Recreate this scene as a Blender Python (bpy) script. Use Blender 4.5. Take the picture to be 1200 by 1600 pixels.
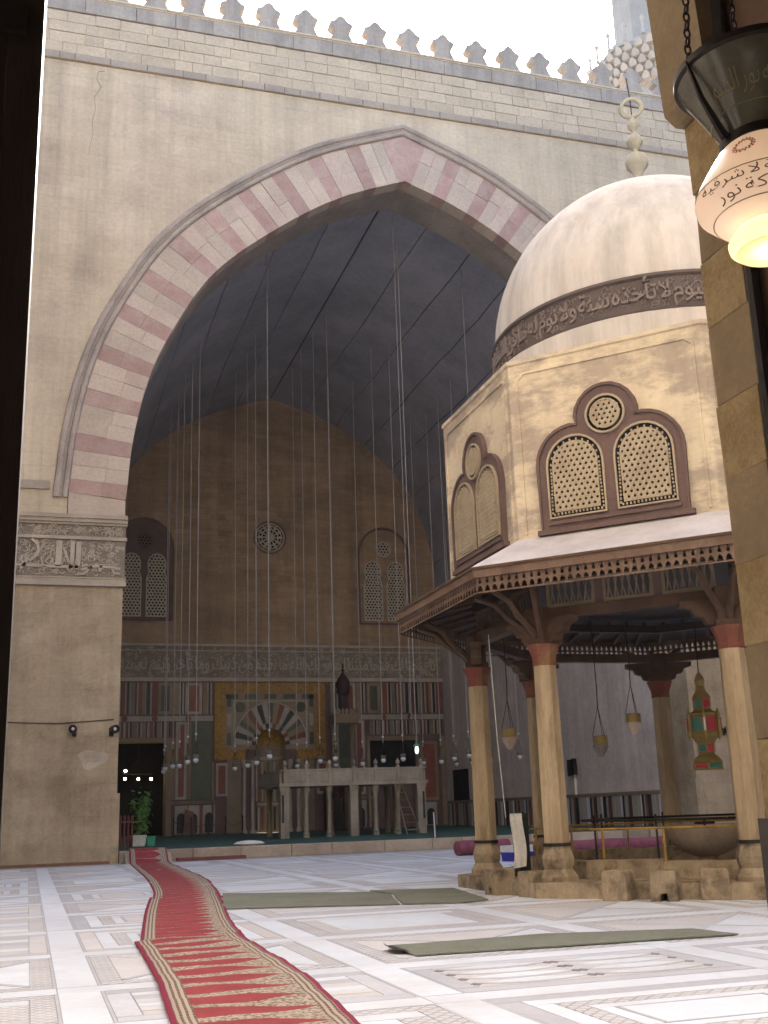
import bpy, math, random
from mathutils import Vector, Matrix
random.seed(7)
PI = math.pi
R = math.radians
sc = bpy.context.scene
for o in list(bpy.data.objects):
    bpy.data.objects.remove(o)

# ------------------------------------------------------------------ camera
CAM = Vector((-12.0304, -34.135, 1.1924))
cd = bpy.data.cameras.new('camera')
cam = bpy.data.objects.new('camera', cd)
sc.collection.objects.link(cam)
cd.sensor_fit = 'VERTICAL'
cd.sensor_height = 36.0
cd.sensor_width = 27.0
cd.lens = 39.28
cd.clip_start = 0.05
cd.clip_end = 3000
cr = Vector((0.95536149, -0.29365703, -0.03240336))
cu_ = Vector((-0.04613465, -0.25661851, 0.96541107))
cf = Vector((0.29181505, 0.92082164, 0.2587112))
cam.matrix_world = Matrix(((cr.x, cu_.x, -cf.x, CAM.x), (cr.y, cu_.y, -cf.y, CAM.y), (cr.z, cu_.z, -cf.z, CAM.z), (0, 0, 0, 1)))
sc.camera = cam

# ------------------------------------------------------------------ world, sun, exposure
SUN_EL, SUN_AZ = R(38), R(28)          # azimuth measured from +Y towards +X
w = bpy.data.worlds.new('World')
sc.world = w
w.use_nodes = True
nt = w.node_tree
nt.nodes.clear()
wo = nt.nodes.new('ShaderNodeOutputWorld')
wb = nt.nodes.new('ShaderNodeBackground')
ws = nt.nodes.new('ShaderNodeTexSky')
ws.sky_type = 'NISHITA'
ws.sun_disc = False
ws.sun_elevation = SUN_EL
ws.sun_rotation = SUN_AZ
ws.altitude = 30
ws.air_density = 1.0
ws.dust_density = 4.0
ws.ozone_density = 1.0
wb.inputs['Strength'].default_value = 0.15
nt.links.new(ws.outputs[0], wb.inputs['Color'])
nt.links.new(wb.outputs[0], wo.inputs['Surface'])
sl = bpy.data.lights.new('sun', 'SUN')
sl.energy = 4.2
sl.angle = R(0.6)
sl.color = (1.0, 0.95, 0.88)
sun = bpy.data.objects.new('sun', sl)
sc.collection.objects.link(sun)
sdir = Vector((math.sin(SUN_AZ) * math.cos(SUN_EL), math.cos(SUN_AZ) * math.cos(SUN_EL), math.sin(SUN_EL)))
sun.rotation_euler = sdir.to_track_quat('Z', 'Y').to_euler()
sun.location = (20, 30, 60)
vs = sc.view_settings
vs.view_transform = 'Standard'
vs.look = 'None'
vs.exposure = 2.1
vs.gamma = 1.0
sc.render.engine = 'CYCLES'
sc.cycles.use_denoising = True
sc.cycles.max_bounces = 8
sc.cycles.diffuse_bounces = 5
sc.cycles.glossy_bounces = 3
sc.cycles.transmission_bounces = 5
sc.cycles.sample_clamp_indirect = 6.0
sc.cycles.caustics_reflective = False
sc.cycles.caustics_refractive = False

# ------------------------------------------------------------------ helpers
COL = sc.collection


class MB:
    def __init__(s):
        s.v, s.f, s.m, s.cm = [], [], [], 0

    def add(s, vs_, fs):
        o = len(s.v)
        s.v += [tuple(p) for p in vs_]
        s.f += [tuple(i + o for i in f) for f in fs]
        s.m += [s.cm] * len(fs)
        return s

    def box(s, x0, x1, y0, y1, z0, z1):
        return s.add([(x0, y0, z0), (x1, y0, z0), (x1, y1, z0), (x0, y1, z0), (x0, y0, z1), (x1, y0, z1), (x1, y1, z1), (x0, y1, z1)],
                     [(0, 3, 2, 1), (4, 5, 6, 7), (0, 1, 5, 4), (1, 2, 6, 5), (2, 3, 7, 6), (3, 0, 4, 7)])

    def jbox(s, x0, x1, y0, y1, z0, z1, j):
        r = lambda: random.uniform(-j, j)
        P = [(x0, y0, z0), (x1, y0, z0), (x1, y1, z0), (x0, y1, z0), (x0, y0, z1), (x1, y0, z1), (x1, y1, z1), (x0, y1, z1)]
        return s.add([(a + r(), b + r(), c + r()) for a, b, c in P],
                     [(0, 3, 2, 1), (4, 5, 6, 7), (0, 1, 5, 4), (1, 2, 6, 5), (2, 3, 7, 6), (3, 0, 4, 7)])

    def cbox(s, x0, x1, y0, y1, z0, z1, c):
        """box with chamfered front (low y) edges"""
        P = [(x0, y1, z0), (x1, y1, z0), (x1, y1, z1), (x0, y1, z1),
             (x0, y0 + c, z0), (x1, y0 + c, z0), (x1, y0 + c, z1), (x0, y0 + c, z1),
             (x0 + c, y0, z0 + c), (x1 - c, y0, z0 + c), (x1 - c, y0, z1 - c), (x0 + c, y0, z1 - c)]
        return s.add(P, [(3, 2, 1, 0), (0, 1, 5, 4), (1, 2, 6, 5), (2, 3, 7, 6), (3, 0, 4, 7),
                         (4, 5, 9, 8), (5, 6, 10, 9), (6, 7, 11, 10), (7, 4, 8, 11), (8, 9, 10, 11)])

    def prism(s, poly, fn, a, b):
        """poly of (p,q); fn(p,q,t) -> xyz; t from a to b"""
        n = len(poly)
        vs_ = [fn(p, q, a) for p, q in poly] + [fn(p, q, b) for p, q in poly]
        fs = [tuple(range(n)), tuple(range(2 * n - 1, n - 1, -1))]
        fs += [(i, i + n, (i + 1) % n + n, (i + 1) % n) for i in range(n)]
        return s.add(vs_, fs)

    def tube(s, pts, r, n=6, cap=True):
        pts = [Vector(p) for p in pts]
        N = len(pts)
        rs = r if isinstance(r, (list, tuple)) else [r] * N
        vs_, up = [], None
        for i, p in enumerate(pts):
            t = (pts[min(i + 1, N - 1)] - pts[max(i - 1, 0)])
            t = t.normalized() if t.length > 1e-9 else Vector((0, 0, 1))
            if up is None:
                up = Vector((0, 0, 1)) if abs(t.z) < .9 else Vector((1, 0, 0))
            a = t.cross(up)
            if a.length < 1e-6:
                a = t.cross(Vector((.3, .9, .1)))
            a.normalize()
            b = t.cross(a)
            up = b.cross(t) * -1 if False else a.cross(t)
            for k in range(n):
                an = 2 * PI * k / n
                vs_.append(p + (a * math.cos(an) + b * math.sin(an)) * rs[i])
        fs = []
        for i in range(N - 1):
            for k in range(n):
                fs.append((i * n + k, i * n + (k + 1) % n, (i + 1) * n + (k + 1) % n, (i + 1) * n + k))
        if cap:
            fs.append(tuple(range(n - 1, -1, -1)))
            fs.append(tuple((N - 1) * n + k for k in range(n)))
        return s.add(vs_, fs)

    def bar(s, p, q, wd, dp=None, up=(0, 0, 1)):
        """square bar from p to q, wd across, dp along up"""
        p, q = Vector(p), Vector(q)
        t = (q - p).normalized()
        u = Vector(up)
        a = t.cross(u)
        if a.length < 1e-5:
            a = t.cross(Vector((0, 1, 0)))
        a.normalize()
        b = a.cross(t).normalized()
        a = a * wd / 2
        b = b * (dp if dp else wd) / 2
        P = [p - a - b, p + a - b, p + a + b, p - a + b, q - a - b, q + a - b, q + a + b, q - a + b]
        return s.add(P, [(0, 3, 2, 1), (4, 5, 6, 7), (0, 1, 5, 4), (1, 2, 6, 5), (2, 3, 7, 6), (3, 0, 4, 7)])

    def lathe(s, prof, n=16, c=(0, 0, 0), a0=0.0, a1=2 * PI, wob=None, cap=True):
        full = abs(a1 - a0 - 2 * PI) < 1e-6
        m = n if full else n + 1
        vs_ = []
        for r_, z in prof:
            for k in range(m):
                an = a0 + (a1 - a0) * k / n
                rr = r_ * (wob(an) if wob else 1)
                vs_.append((c[0] + rr * math.cos(an), c[1] + rr * math.sin(an), c[2] + z))
        fs = []
        for i in range(len(prof) - 1):
            for k in range(n):
                k2 = (k + 1) % m
                fs.append((i * m + k, i * m + k2, (i + 1) * m + k2, (i + 1) * m + k))
        if full and cap:
            if prof[0][0] > 1e-4:
                fs.append(tuple(range(m - 1, -1, -1)))
            if prof[-1][0] > 1e-4:
                fs.append(tuple((len(prof) - 1) * m + k for k in range(m)))
        return s.add(vs_, fs)

    def ball(s, c, r_, n=10, k=6, sz=1.0):
        return s.lathe([(max(r_ * math.sin(PI * i / k), 1e-5), -r_ * sz * math.cos(PI * i / k)) for i in range(k + 1)], n, c)

    def map(s, fn):
        s.v = [tuple(fn(*p)) for p in s.v]
        return s

    def mesh(s, name, mats, smooth=False):
        me = bpy.data.meshes.new(name)
        me.from_pydata(s.v, [], s.f)
        for m in (mats if isinstance(mats, (list, tuple)) else [mats]):
            me.materials.append(m)
        if s.cm or any(s.m):
            me.polygons.foreach_set('material_index', s.m)
        if smooth:
            me.polygons.foreach_set('use_smooth', [True] * len(me.polygons))
            try:
                me.set_sharp_from_angle(angle=R(40))
            except Exception:
                pass
        me.update()
        return me


def link(name, me, parent=None, loc=None, rz=0.0, world=True):
    o = bpy.data.objects.new(name, me)
    COL.objects.link(o)
    if parent is not None:
        o.parent = parent
    if loc is not None:
        o.location = loc
    elif parent is not None and world:
        L = Vector((0, 0, 0))
        p = parent
        while p is not None:
            L += p.location
            p = p.parent
        o.location = -L
    if rz:
        o.rotation_euler = (0, 0, rz)
    return o


def mk(name, mb, mat, parent=None, smooth=False, loc=None, rz=0.0):
    return link(name, mb.mesh(name, mat, smooth), parent, loc, rz)


def thing(name, label, cat, loc=(0, 0, 0), rz=0.0, group=None):
    o = bpy.data.objects.new(name, None)
    COL.objects.link(o)
    o.location = loc
    o.rotation_euler = (0, 0, rz)
    o.empty_display_size = .1
    tag(o, label, cat, group)
    return o


def tag(o, label=None, cat=None, group=None, kind=None):
    if label: o['label'] = label
    if cat: o['category'] = cat
    if group: o['group'] = group
    if kind: o['kind'] = kind
    return o


def copy_tree(o, parent=None):
    c = o.copy()
    COL.objects.link(c)
    c.parent = parent
    for ch in list(o.children):
        copy_tree(ch, c)
    return c


# ------------------------------------------------------------------ materials
def col4(c):
    return (c[0], c[1], c[2], 1.0)


def pm(name, c1, c2=None, scale=1.0, rough=.85, bump=.15, bscale=14.0, stain=None, samt=.5, sscale=.4, rand=0.0,
       fine=.12, spec=.25, metal=0.0, stretch=(1, 1, 1), bdist=.02, sheen=0.0, local=False, srange=(.48, .66)):
    m = bpy.data.materials.new(name)
    m.use_nodes = True
    n, l = m.node_tree.nodes, m.node_tree.links
    b = n['Principled BSDF']
    b.inputs['Roughness'].default_value = rough
    b.inputs['Specular IOR Level'].default_value = spec
    b.inputs['Metallic'].default_value = metal
    if local:
        tc = n.new('ShaderNodeTexCoord')
        src = tc.outputs['Object']
    else:
        g = n.new('ShaderNodeNewGeometry')
        src = g.outputs['Position']
    mp = n.new('ShaderNodeMapping')
    mp.inputs['Scale'].default_value = stretch
    l.new(src, mp.inputs['Vector'])
    c2 = c2 or tuple(x * .82 for x in c1)

    def noise(sc_, det=4, rg=.6):
        t = n.new('ShaderNodeTexNoise')
        t.inputs['Scale'].default_value = sc_
        t.inputs['Detail'].default_value = det
        t.inputs['Roughness'].default_value = rg
        l.new(mp.outputs[0], t.inputs['Vector'])
        return t
    t1 = noise(scale, 5)
    rp = n.new('ShaderNodeMapRange')
    rp.inputs[1].default_value = .36
    rp.inputs[2].default_value = .64
    l.new(t1.outputs[0], rp.inputs[0])
    mx = n.new('ShaderNodeMix')
    mx.data_type = 'RGBA'
    mx.inputs[6].default_value = col4(c1)
    mx.inputs[7].default_value = col4(c2)
    l.new(rp.outputs[0], mx.inputs[0])
    out = mx.outputs[2]
    if stain:
        t2 = noise(sscale, 6, .68)
        r2 = n.new('ShaderNodeMapRange')
        r2.inputs[1].default_value = srange[0]
        r2.inputs[2].default_value = srange[1]
        r2.inputs[4].default_value = samt
        l.new(t2.outputs[0], r2.inputs[0])
        m2 = n.new('ShaderNodeMix')
        m2.data_type = 'RGBA'
        m2.inputs[7].default_value = col4(stain)
        l.new(r2.outputs[0], m2.inputs[0])
        l.new(out, m2.inputs[6])
        out = m2.outputs[2]
    if fine or rand:
        hs = n.new('ShaderNodeHueSaturation')
        t3 = noise(scale * 9 + 3, 5, .7)
        r3 = n.new('ShaderNodeMapRange')
        r3.inputs[1].default_value = .3
        r3.inputs[2].default_value = .7
        r3.inputs[3].default_value = 1 - fine
        r3.inputs[4].default_value = 1 + fine
        l.new(t3.outputs[0], r3.inputs[0])
        val = r3.outputs[0]
        if rand:
            oi = n.new('ShaderNodeObjectInfo')
            r4 = n.new('ShaderNodeMapRange')
            r4.inputs[3].default_value = 1 - rand
            r4.inputs[4].default_value = 1 + rand
            l.new(oi.outputs['Random'], r4.inputs[0])
            mu = n.new('ShaderNodeMath')
            mu.operation = 'MULTIPLY'
            l.new(val, mu.inputs[0])
            l.new(r4.outputs[0], mu.inputs[1])
            val = mu.outputs[0]
        l.new(val, hs.inputs['Value'])
        l.new(out, hs.inputs['Color'])
        out = hs.outputs[0]
    l.new(out, b.inputs['Base Color'])
    if bump:
        t5 = noise(bscale, 6, .65)
        bp = n.new('ShaderNodeBump')
        bp.inputs['Strength'].default_value = bump
        bp.inputs['Distance'].default_value = bdist
        l.new(t5.outputs[0], bp.inputs['Height'])
        l.new(bp.outputs[0], b.inputs['Normal'])
    return m


def add_streaks(m, amt=.14, sx=1.6, sz=.07):
    """vertical water streaks and faint courses on a wall material"""
    n, l = m.node_tree.nodes, m.node_tree.links
    b = n['Principled BSDF']
    old = b.inputs['Base Color'].links[0].from_socket
    g = n.new('ShaderNodeNewGeometry')
    mp = n.new('ShaderNodeMapping')
    mp.inputs['Scale'].default_value = (sx, sx, sz)
    l.new(g.outputs['Position'], mp.inputs['Vector'])
    t = n.new('ShaderNodeTexNoise')
    t.inputs['Scale'].default_value = 1.0
    t.inputs['Detail'].default_value = 6
    t.inputs['Roughness'].default_value = .7
    l.new(mp.outputs[0], t.inputs['Vector'])
    r = n.new('ShaderNodeMapRange')
    r.inputs[1].default_value = .40
    r.inputs[2].default_value = .66
    r.inputs[3].default_value = 1 + amt * .35
    r.inputs[4].default_value = 1 - amt
    l.new(t.outputs[0], r.inputs[0])
    hs = n.new('ShaderNodeHueSaturation')
    l.new(r.outputs[0], hs.inputs['Value'])
    l.new(old, hs.inputs['Color'])
    l.new(hs.outputs[0], b.inputs['Base Color'])
    return m


def add_courses(m, bw=1.0, bh=.42, amt=.2, jit=.10):
    """plastered-over masonry: faint joints and slightly different blocks, laid in X/Z"""
    n, l = m.node_tree.nodes, m.node_tree.links
    b = n['Principled BSDF']
    old = b.inputs['Base Color'].links[0].from_socket
    g = n.new('ShaderNodeNewGeometry')
    sp = n.new('ShaderNodeSeparateXYZ')
    l.new(g.outputs['Position'], sp.inputs[0])
    ad = n.new('ShaderNodeMath')
    l.new(sp.outputs[0], ad.inputs[0])
    l.new(sp.outputs[1], ad.inputs[1])
    cb = n.new('ShaderNodeCombineXYZ')
    l.new(ad.outputs[0], cb.inputs[0])
    l.new(sp.outputs[2], cb.inputs[1])
    wz = n.new('ShaderNodeTexNoise')
    wz.inputs['Scale'].default_value = 1.3
    l.new(g.outputs['Position'], wz.inputs['Vector'])
    vm = n.new('ShaderNodeVectorMath')
    vm.operation = 'MULTIPLY_ADD'
    vm.inputs[1].default_value = (.10, .07, 0)
    l.new(wz.outputs['Color'], vm.inputs[0])
    l.new(cb.outputs[0], vm.inputs[2])
    bt = n.new('ShaderNodeTexBrick')
    bt.inputs['Scale'].default_value = 1.0
    bt.inputs['Brick Width'].default_value = bw
    bt.inputs['Row Height'].default_value = bh
    bt.inputs['Mortar Size'].default_value = .012
    bt.inputs['Mortar Smooth'].default_value = .6
    bt.inputs['Color1'].default_value = (1 + jit, 1 + jit, 1 + jit, 1)
    bt.inputs['Color2'].default_value = (1 - jit, 1 - jit, 1 - jit, 1)
    bt.inputs['Mortar'].default_value = (1 - amt, 1 - amt, 1 - amt, 1)
    l.new(vm.outputs[0], bt.inputs['Vector'])
    # the courses show only in patches
    ns = n.new('ShaderNodeTexNoise')
    ns.inputs['Scale'].default_value = .28
    ns.inputs['Detail'].default_value = 4
    l.new(g.outputs['Position'], ns.inputs['Vector'])
    r = n.new('ShaderNodeMapRange')
    r.inputs[1].default_value = .42
    r.inputs[2].default_value = .62
    r.inputs[3].default_value = .25
    l.new(ns.outputs[0], r.inputs[0])
    mx = n.new('ShaderNodeMix')
    mx.data_type = 'RGBA'
    mx.blend_type = 'MULTIPLY'
    l.new(r.outputs[0], mx.inputs[0])
    l.new(old, mx.inputs[6])
    l.new(bt.outputs['Color'], mx.inputs[7])
    l.new(mx.outputs[2], b.inputs['Base Color'])
    return m


def emit(name, c, s):
    m = bpy.data.materials.new(name)
    m.use_nodes = True
    b = m.node_tree.nodes['Principled BSDF']
    b.inputs['Base Color'].default_value = col4(c)
    b.inputs['Emission Color'].default_value = col4(c)
    b.inputs['Emission Strength'].default_value = s
    return m


def glass(name, c, rough=.25, trans=.6):
    m = bpy.data.materials.new(name)
    m.use_nodes = True
    b = m.node_tree.nodes['Principled BSDF']
    b.inputs['Base Color'].default_value = col4(c)
    b.inputs['Roughness'].default_value = rough
    b.inputs['Transmission Weight'].default_value = trans
    b.inputs['IOR'].default_value = 1.3
    return m


T = {}
T['plaster'] = pm('wall plaster', (.59, .50, .375), (.51, .43, .315), .35, bump=.35, bscale=5, stain=(.385, .31, .24), samt=.6, sscale=.3, fine=.1, stretch=(1, 1, 1.3))
T['pier'] = pm('pier plaster', (.41, .34, .24), (.33, .265, .18), .55, bump=.3, bscale=5, stain=(.215, .168, .112), samt=.8, sscale=.5, fine=.12, stretch=(1, 1, 1.5))
T['ashlar'] = pm('pale ashlar', (.53, .445, .335), (.46, .385, .29), .9, bump=.5, bscale=9, rand=.08, fine=.14)
T['string'] = pm('weathered string course', (.38, .325, .265), (.31, .27, .225), .8, bump=.3, rand=.08)
T['fascia'] = pm('grey fascia', (.39, .345, .30), (.33, .295, .265), .5, bump=.3, rand=.08, stain=(.22, .20, .18), samt=.5)
T['vw'] = pm('pale voussoir', (.52, .44, .36), (.46, .385, .315), .9, bump=.25, rand=.09, stain=(.42, .30, .27), samt=.5, sscale=.5)
T['vr'] = pm('faded red voussoir', (.36, .235, .205), (.42, .30, .26), 1.1, bump=.25, rand=.12, stain=(.47, .37, .32), samt=.6, sscale=.9)
T['mould'] = pm('arch moulding', (.42, .36, .31), (.34, .29, .26), .8, bump=.35, bscale=10, stain=(.25, .215, .19), samt=.6, sscale=.8)
T['carved'] = pm('carved stucco', (.45, .395, .32), (.36, .31, .25), 1.5, bump=.5, bscale=22)
T['carvedbg'] = pm('stucco ground', (.27, .23, .185), (.21, .18, .145), 2, bump=.8, bscale=16, bdist=.05)
T['backplaster'] = pm('brown iwan plaster', (.36, .255, .165), (.29, .205, .13), .35, bump=.25, bscale=5, stain=(.21, .15, .10), samt=.6, sscale=.3, stretch=(1, 1, 2.2))
T['sideplaster'] = pm('grey iwan plaster', (.64, .58, .55), (.56, .505, .48), .4, bump=.25, bscale=5, stain=(.38, .34, .325), samt=.5, sscale=.35)
T['vault'] = pm('haze tinted vault plaster', (.43, .44, .51), (.36, .37, .43), .3, bump=.3, bscale=4, stain=(.30, .30, .35), samt=.5, sscale=.25, rand=.06)  # bluish veil of haze over the vault is put into the plaster colour
T['white'] = pm('white marble', (.37, .34, .29), (.30, .275, .235), 1.2, rough=.5, bump=.05, rand=.12)
T['tan'] = pm('tan marble', (.25, .195, .13), (.20, .155, .10), 1.5, rough=.55, bump=.05, rand=.15)
T['porph'] = pm('red porphyry', (.22, .075, .055), (.17, .06, .045), 2, rough=.5, bump=.05, rand=.2)
T['black'] = pm('black marble', (.035, .035, .04), (.025, .026, .03), 2, rough=.4, bump=.04, rand=.2)
T['green'] = pm('green marble', (.06, .085, .065), (.09, .095, .06), 2.5, rough=.45, bump=.04, rand=.2)
T['gold'] = pm('gold mosaic', (.37, .215, .04), (.22, .12, .025), 7, rough=.5, bump=.3, bscale=30, fine=.3)
T['seam'] = pm('dark vault seam', (.10, .10, .125), None, 1, bump=0, fine=0)
T['basered'] = pm('red base paint', (.24, .125, .085), (.18, .10, .07), 3, bump=.2)
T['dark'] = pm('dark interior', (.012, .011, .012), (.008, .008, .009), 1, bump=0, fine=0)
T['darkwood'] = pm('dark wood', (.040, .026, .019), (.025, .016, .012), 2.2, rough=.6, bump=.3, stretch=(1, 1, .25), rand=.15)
T['wood'] = pm('brown wood', (.105, .062, .038), (.065, .038, .025), 2.5, rough=.65, bump=.35, bscale=18, rand=.15, stain=(.05, .03, .02), samt=.6, sscale=1.2)
T['fasciawood'] = pm('painted fascia wood', (.165, .105, .075), (.115, .072, .052), 2.0, rough=.7, bump=.3, stain=(.22, .16, .11), samt=.6, sscale=2.2, rand=.06)
T['redpaint'] = pm('worn red paint', (.20, .052, .04), (.15, .06, .04), 2.5, rough=.7, bump=.3, stain=(.24, .15, .07), samt=.7, sscale=2.4)
T['column'] = pm('yellowed column marble', (.40, .315, .20), (.31, .235, .14), 1.6, rough=.6, bump=.25, stain=(.19, .13, .075), samt=.7, sscale=2.2, stretch=(1.5, 1.5, .35), rand=.06)
T['basestone'] = pm('worn base stone', (.38, .305, .205), (.27, .21, .14), 3.2, rough=.85, bump=.5, bscale=12, stain=(.10, .075, .052), samt=.9, sscale=2.8, rand=.14)
T['domeplaster'] = pm('dome plaster', (.55, .52, .495), (.485, .46, .435), .6, rough=.75, bump=.12, bscale=6, stain=(.44, .37, .31), samt=.35, sscale=1.1, fine=.05, stretch=(1, 1, .6))
T['drumplaster'] = pm('mottled drum plaster', (.64, .555, .405), (.56, .475, .345), .8, rough=.8, bump=.2, bscale=8, stain=(.36, .30, .24), samt=.9, sscale=.9, fine=.07, stretch=(.8, .8, 1.9), srange=(.46, .56))  # patches carry dappled reflected light in the colour, along with stains
T['bandbg'] = pm('inscription band ground', (.115, .092, .088), (.09, .072, .07), 2, bump=.5, bscale=20)
T['bandtxt'] = pm('raised band letters', (.215, .18, .17), (.17, .145, .138), 3, bump=.3, bscale=20)
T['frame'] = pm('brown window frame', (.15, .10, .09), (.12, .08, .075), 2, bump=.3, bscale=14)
T['grille'] = pm('stucco grille', (.40, .335, .235), (.33, .27, .19), 3, bump=.3, bscale=20)
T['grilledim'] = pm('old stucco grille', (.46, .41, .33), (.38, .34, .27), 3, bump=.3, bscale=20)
T['lead'] = pm('pale lead roof', (.54, .51, .52), (.48, .455, .465), .8, rough=.6, bump=.12, stain=(.44, .39, .37), samt=.5, sscale=1.0, fine=.05)
T['rail'] = pm('yellow rail paint', (.40, .25, .045), (.30, .185, .04), 3, rough=.5, bump=.1, stain=(.12, .075, .03), samt=.6, sscale=4)
T['iron'] = pm('black iron', (.022, .020, .020), (.035, .026, .022), 4, rough=.5, bump=.2, metal=.3)
T['rope'] = pm('pale rope', (.30, .28, .26), (.24, .22, .20), 4, bump=.2)
T['chain'] = pm('lamp chain', (.20, .185, .18), (.15, .14, .14), 4, bump=0, rough=.5, metal=.4)
T['brass'] = pm('tarnished brass', (.32, .235, .085), (.22, .16, .06), 5, rough=.45, bump=.2, metal=.25)
T['globe'] = pm('white glass globe', (.78, .80, .86), (.72, .74, .80), 3, rough=.12, bump=0, spec=.8, fine=0)
T['floor'] = pm('courtyard marble', (.40, .395, .39), (.34, .335, .33), .8, rough=.42, bump=.05, bscale=8, stain=(.48, .46, .45), samt=.45, sscale=.35, fine=.06, spec=.4)
T['fwhite'] = pm('white floor marble', (.77, .825, .90), (.71, .765, .84), 1.4, rough=.38, bump=.04, rand=.06, fine=.04, stain=(.60, .59, .59), samt=.5, sscale=1.2, spec=.4)
T['fgrey'] = pm('grey floor marble', (.52, .535, .59), (.58, .595, .64), 2, rough=.42, bump=.05, rand=.14, fine=.1, spec=.4)
T['fpink'] = pm('pink floor marble', (.64, .63, .635), (.57, .56, .57), 2, rough=.42, bump=.05, rand=.12, fine=.08, spec=.4)
T['platform'] = pm('platform stone', (.44, .37, .30), (.36, .30, .24), 1.2, bump=.35, rand=.16, stain=(.22, .18, .14), samt=.5, sscale=1.0)
T['gcarpet'] = pm('green iwan carpet', (.035, .085, .075), (.05, .10, .085), 3, rough=.95, bump=.4, bscale=30)
T['gmat'] = pm('green felt mat', (.20, .212, .165), (.17, .18, .14), 1.5, rough=.95, bump=.5, bscale=40, stain=(.24, .24, .20), samt=.5, sscale=1.1)
T['plank'] = pm('maroon plank', (.19, .065, .055), (.14, .05, .045), 3, bump=.2)
T['leaf'] = pm('ficus leaf', (.10, .22, .045), (.06, .15, .03), 4, rough=.45, bump=0, rand=.3)
T['bark'] = pm('bark', (.12, .085, .05), None, 6, bump=.3)
T['potw'] = pm('white pot', (.65, .64, .60), None, 4, bump=.05)
T['potg'] = pm('green pot', (.05, .36, .20), None, 4, bump=.05)
T['purple'] = pm('rolled carpet weave', (.25, .085, .11), (.17, .055, .09), 6, rough=.95, bump=.5, bscale=30)
T['blue'] = pm('blue plastic', (.05, .05, .38), None, 3, bump=.05)
T['paper'] = pm('white sheet', (.68, .67, .64), (.58, .57, .53), 3, bump=.15)
T['dkgreen'] = pm('dark green paint', (.03, .045, .035), None, 3, bump=.1)
T['jy'] = pm('yellow ochre jamb stone', (.34, .25, .125), (.26, .19, .095), 7, rough=.85, bump=.8, bscale=40, bdist=.006, fine=.2, stain=(.25, .155, .06), samt=.6, sscale=7)
T['jg'] = pm('grey brown jamb stone', (.275, .205, .12), (.23, .17, .10), 5, rough=.85, bump=.4, bscale=30, bdist=.006, fine=.15, stain=(.15, .105, .055), samt=.5, sscale=6)
T['jd'] = pm('dark jamb dado', (.075, .065, .055), (.055, .05, .045), 4, rough=.6, bump=.3, bdist=.006)
T['jr'] = pm('reddish wall', (.15, .085, .055), (.11, .065, .045), 4, rough=.85, bump=.3, bdist=.006)
T['courtwall'] = pm('court wall plaster', (.50, .45, .39), (.44, .39, .335), .4, bump=.2, bscale=6, stain=(.38, .31, .24), samt=.5, sscale=.3)
T['ground'] = pm('city ground', (.28, .24, .19), None, .1, bump=.1)
T['minaret'] = pm('minaret stone', (.50, .46, .41), (.43, .39, .35), .5, bump=.3, rand=.1)
add_courses(add_streaks(T['plaster'], .17, 1.3, .06), 1.05, .42, .16, .06)
add_courses(add_streaks(T['pier'], .16, 1.6, .12), 1.1, .45, .15, .07)
add_courses(add_streaks(T['backplaster'], .20, 1.2, .08), .8, .30, .25, .14)
add_courses(add_streaks(T['sideplaster'], .16, 1.2, .10), 1.0, .42, .12, .05)
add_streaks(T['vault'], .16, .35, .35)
add_streaks(T['domeplaster'], .20, 2.8, .22)
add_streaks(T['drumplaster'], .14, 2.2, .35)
add_streaks(T['column'], .22, 4.5, .25)
add_streaks(T['basestone'], .25, 4.0, .8)
add_streaks(T['lead'], .16, 2.5, .6)
add_streaks(T['fascia'], .22, 2.0, .2)

# ================================================================== SETTING
g = MB().box(-120, 120, -120, 120, -.6, -.4)
tag(mk('ground', g, T['ground']), kind='structure')

# ------------------------------------------------------------------ marble court floor, laid in panels
W0, W1, YB = -16.2, 16.2, -31.1
cf_ob = tag(mk('courtyard_floor', MB().box(W0 - .5, W1 + .5, -37.5, 0.6, -.3, 0), T['floor']), kind='structure')
pieces = []


def fp(poly, mat, z=.004):
    pieces.append((poly, mat, z))


def rect(x0, x1, y0, y1, mat, z=.004, g_=.005):
    fp([(x0 + g_, y0 + g_), (x1 - g_, y0 + g_), (x1 - g_, y1 - g_), (x0 + g_, y1 - g_)], mat, z)


def lens(cx, cy, hx, hy, mat, z):
    P = []
    for i in range(8):
        t = -1 + 2 * i / 8
        P.append((cx + hx * t, cy - hy * (1 - t * t)))
    for i in range(8):
        t = 1 - 2 * i / 8
        P.append((cx + hx * t, cy + hy * (1 - t * t)))
    fp(P, mat, z)


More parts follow.
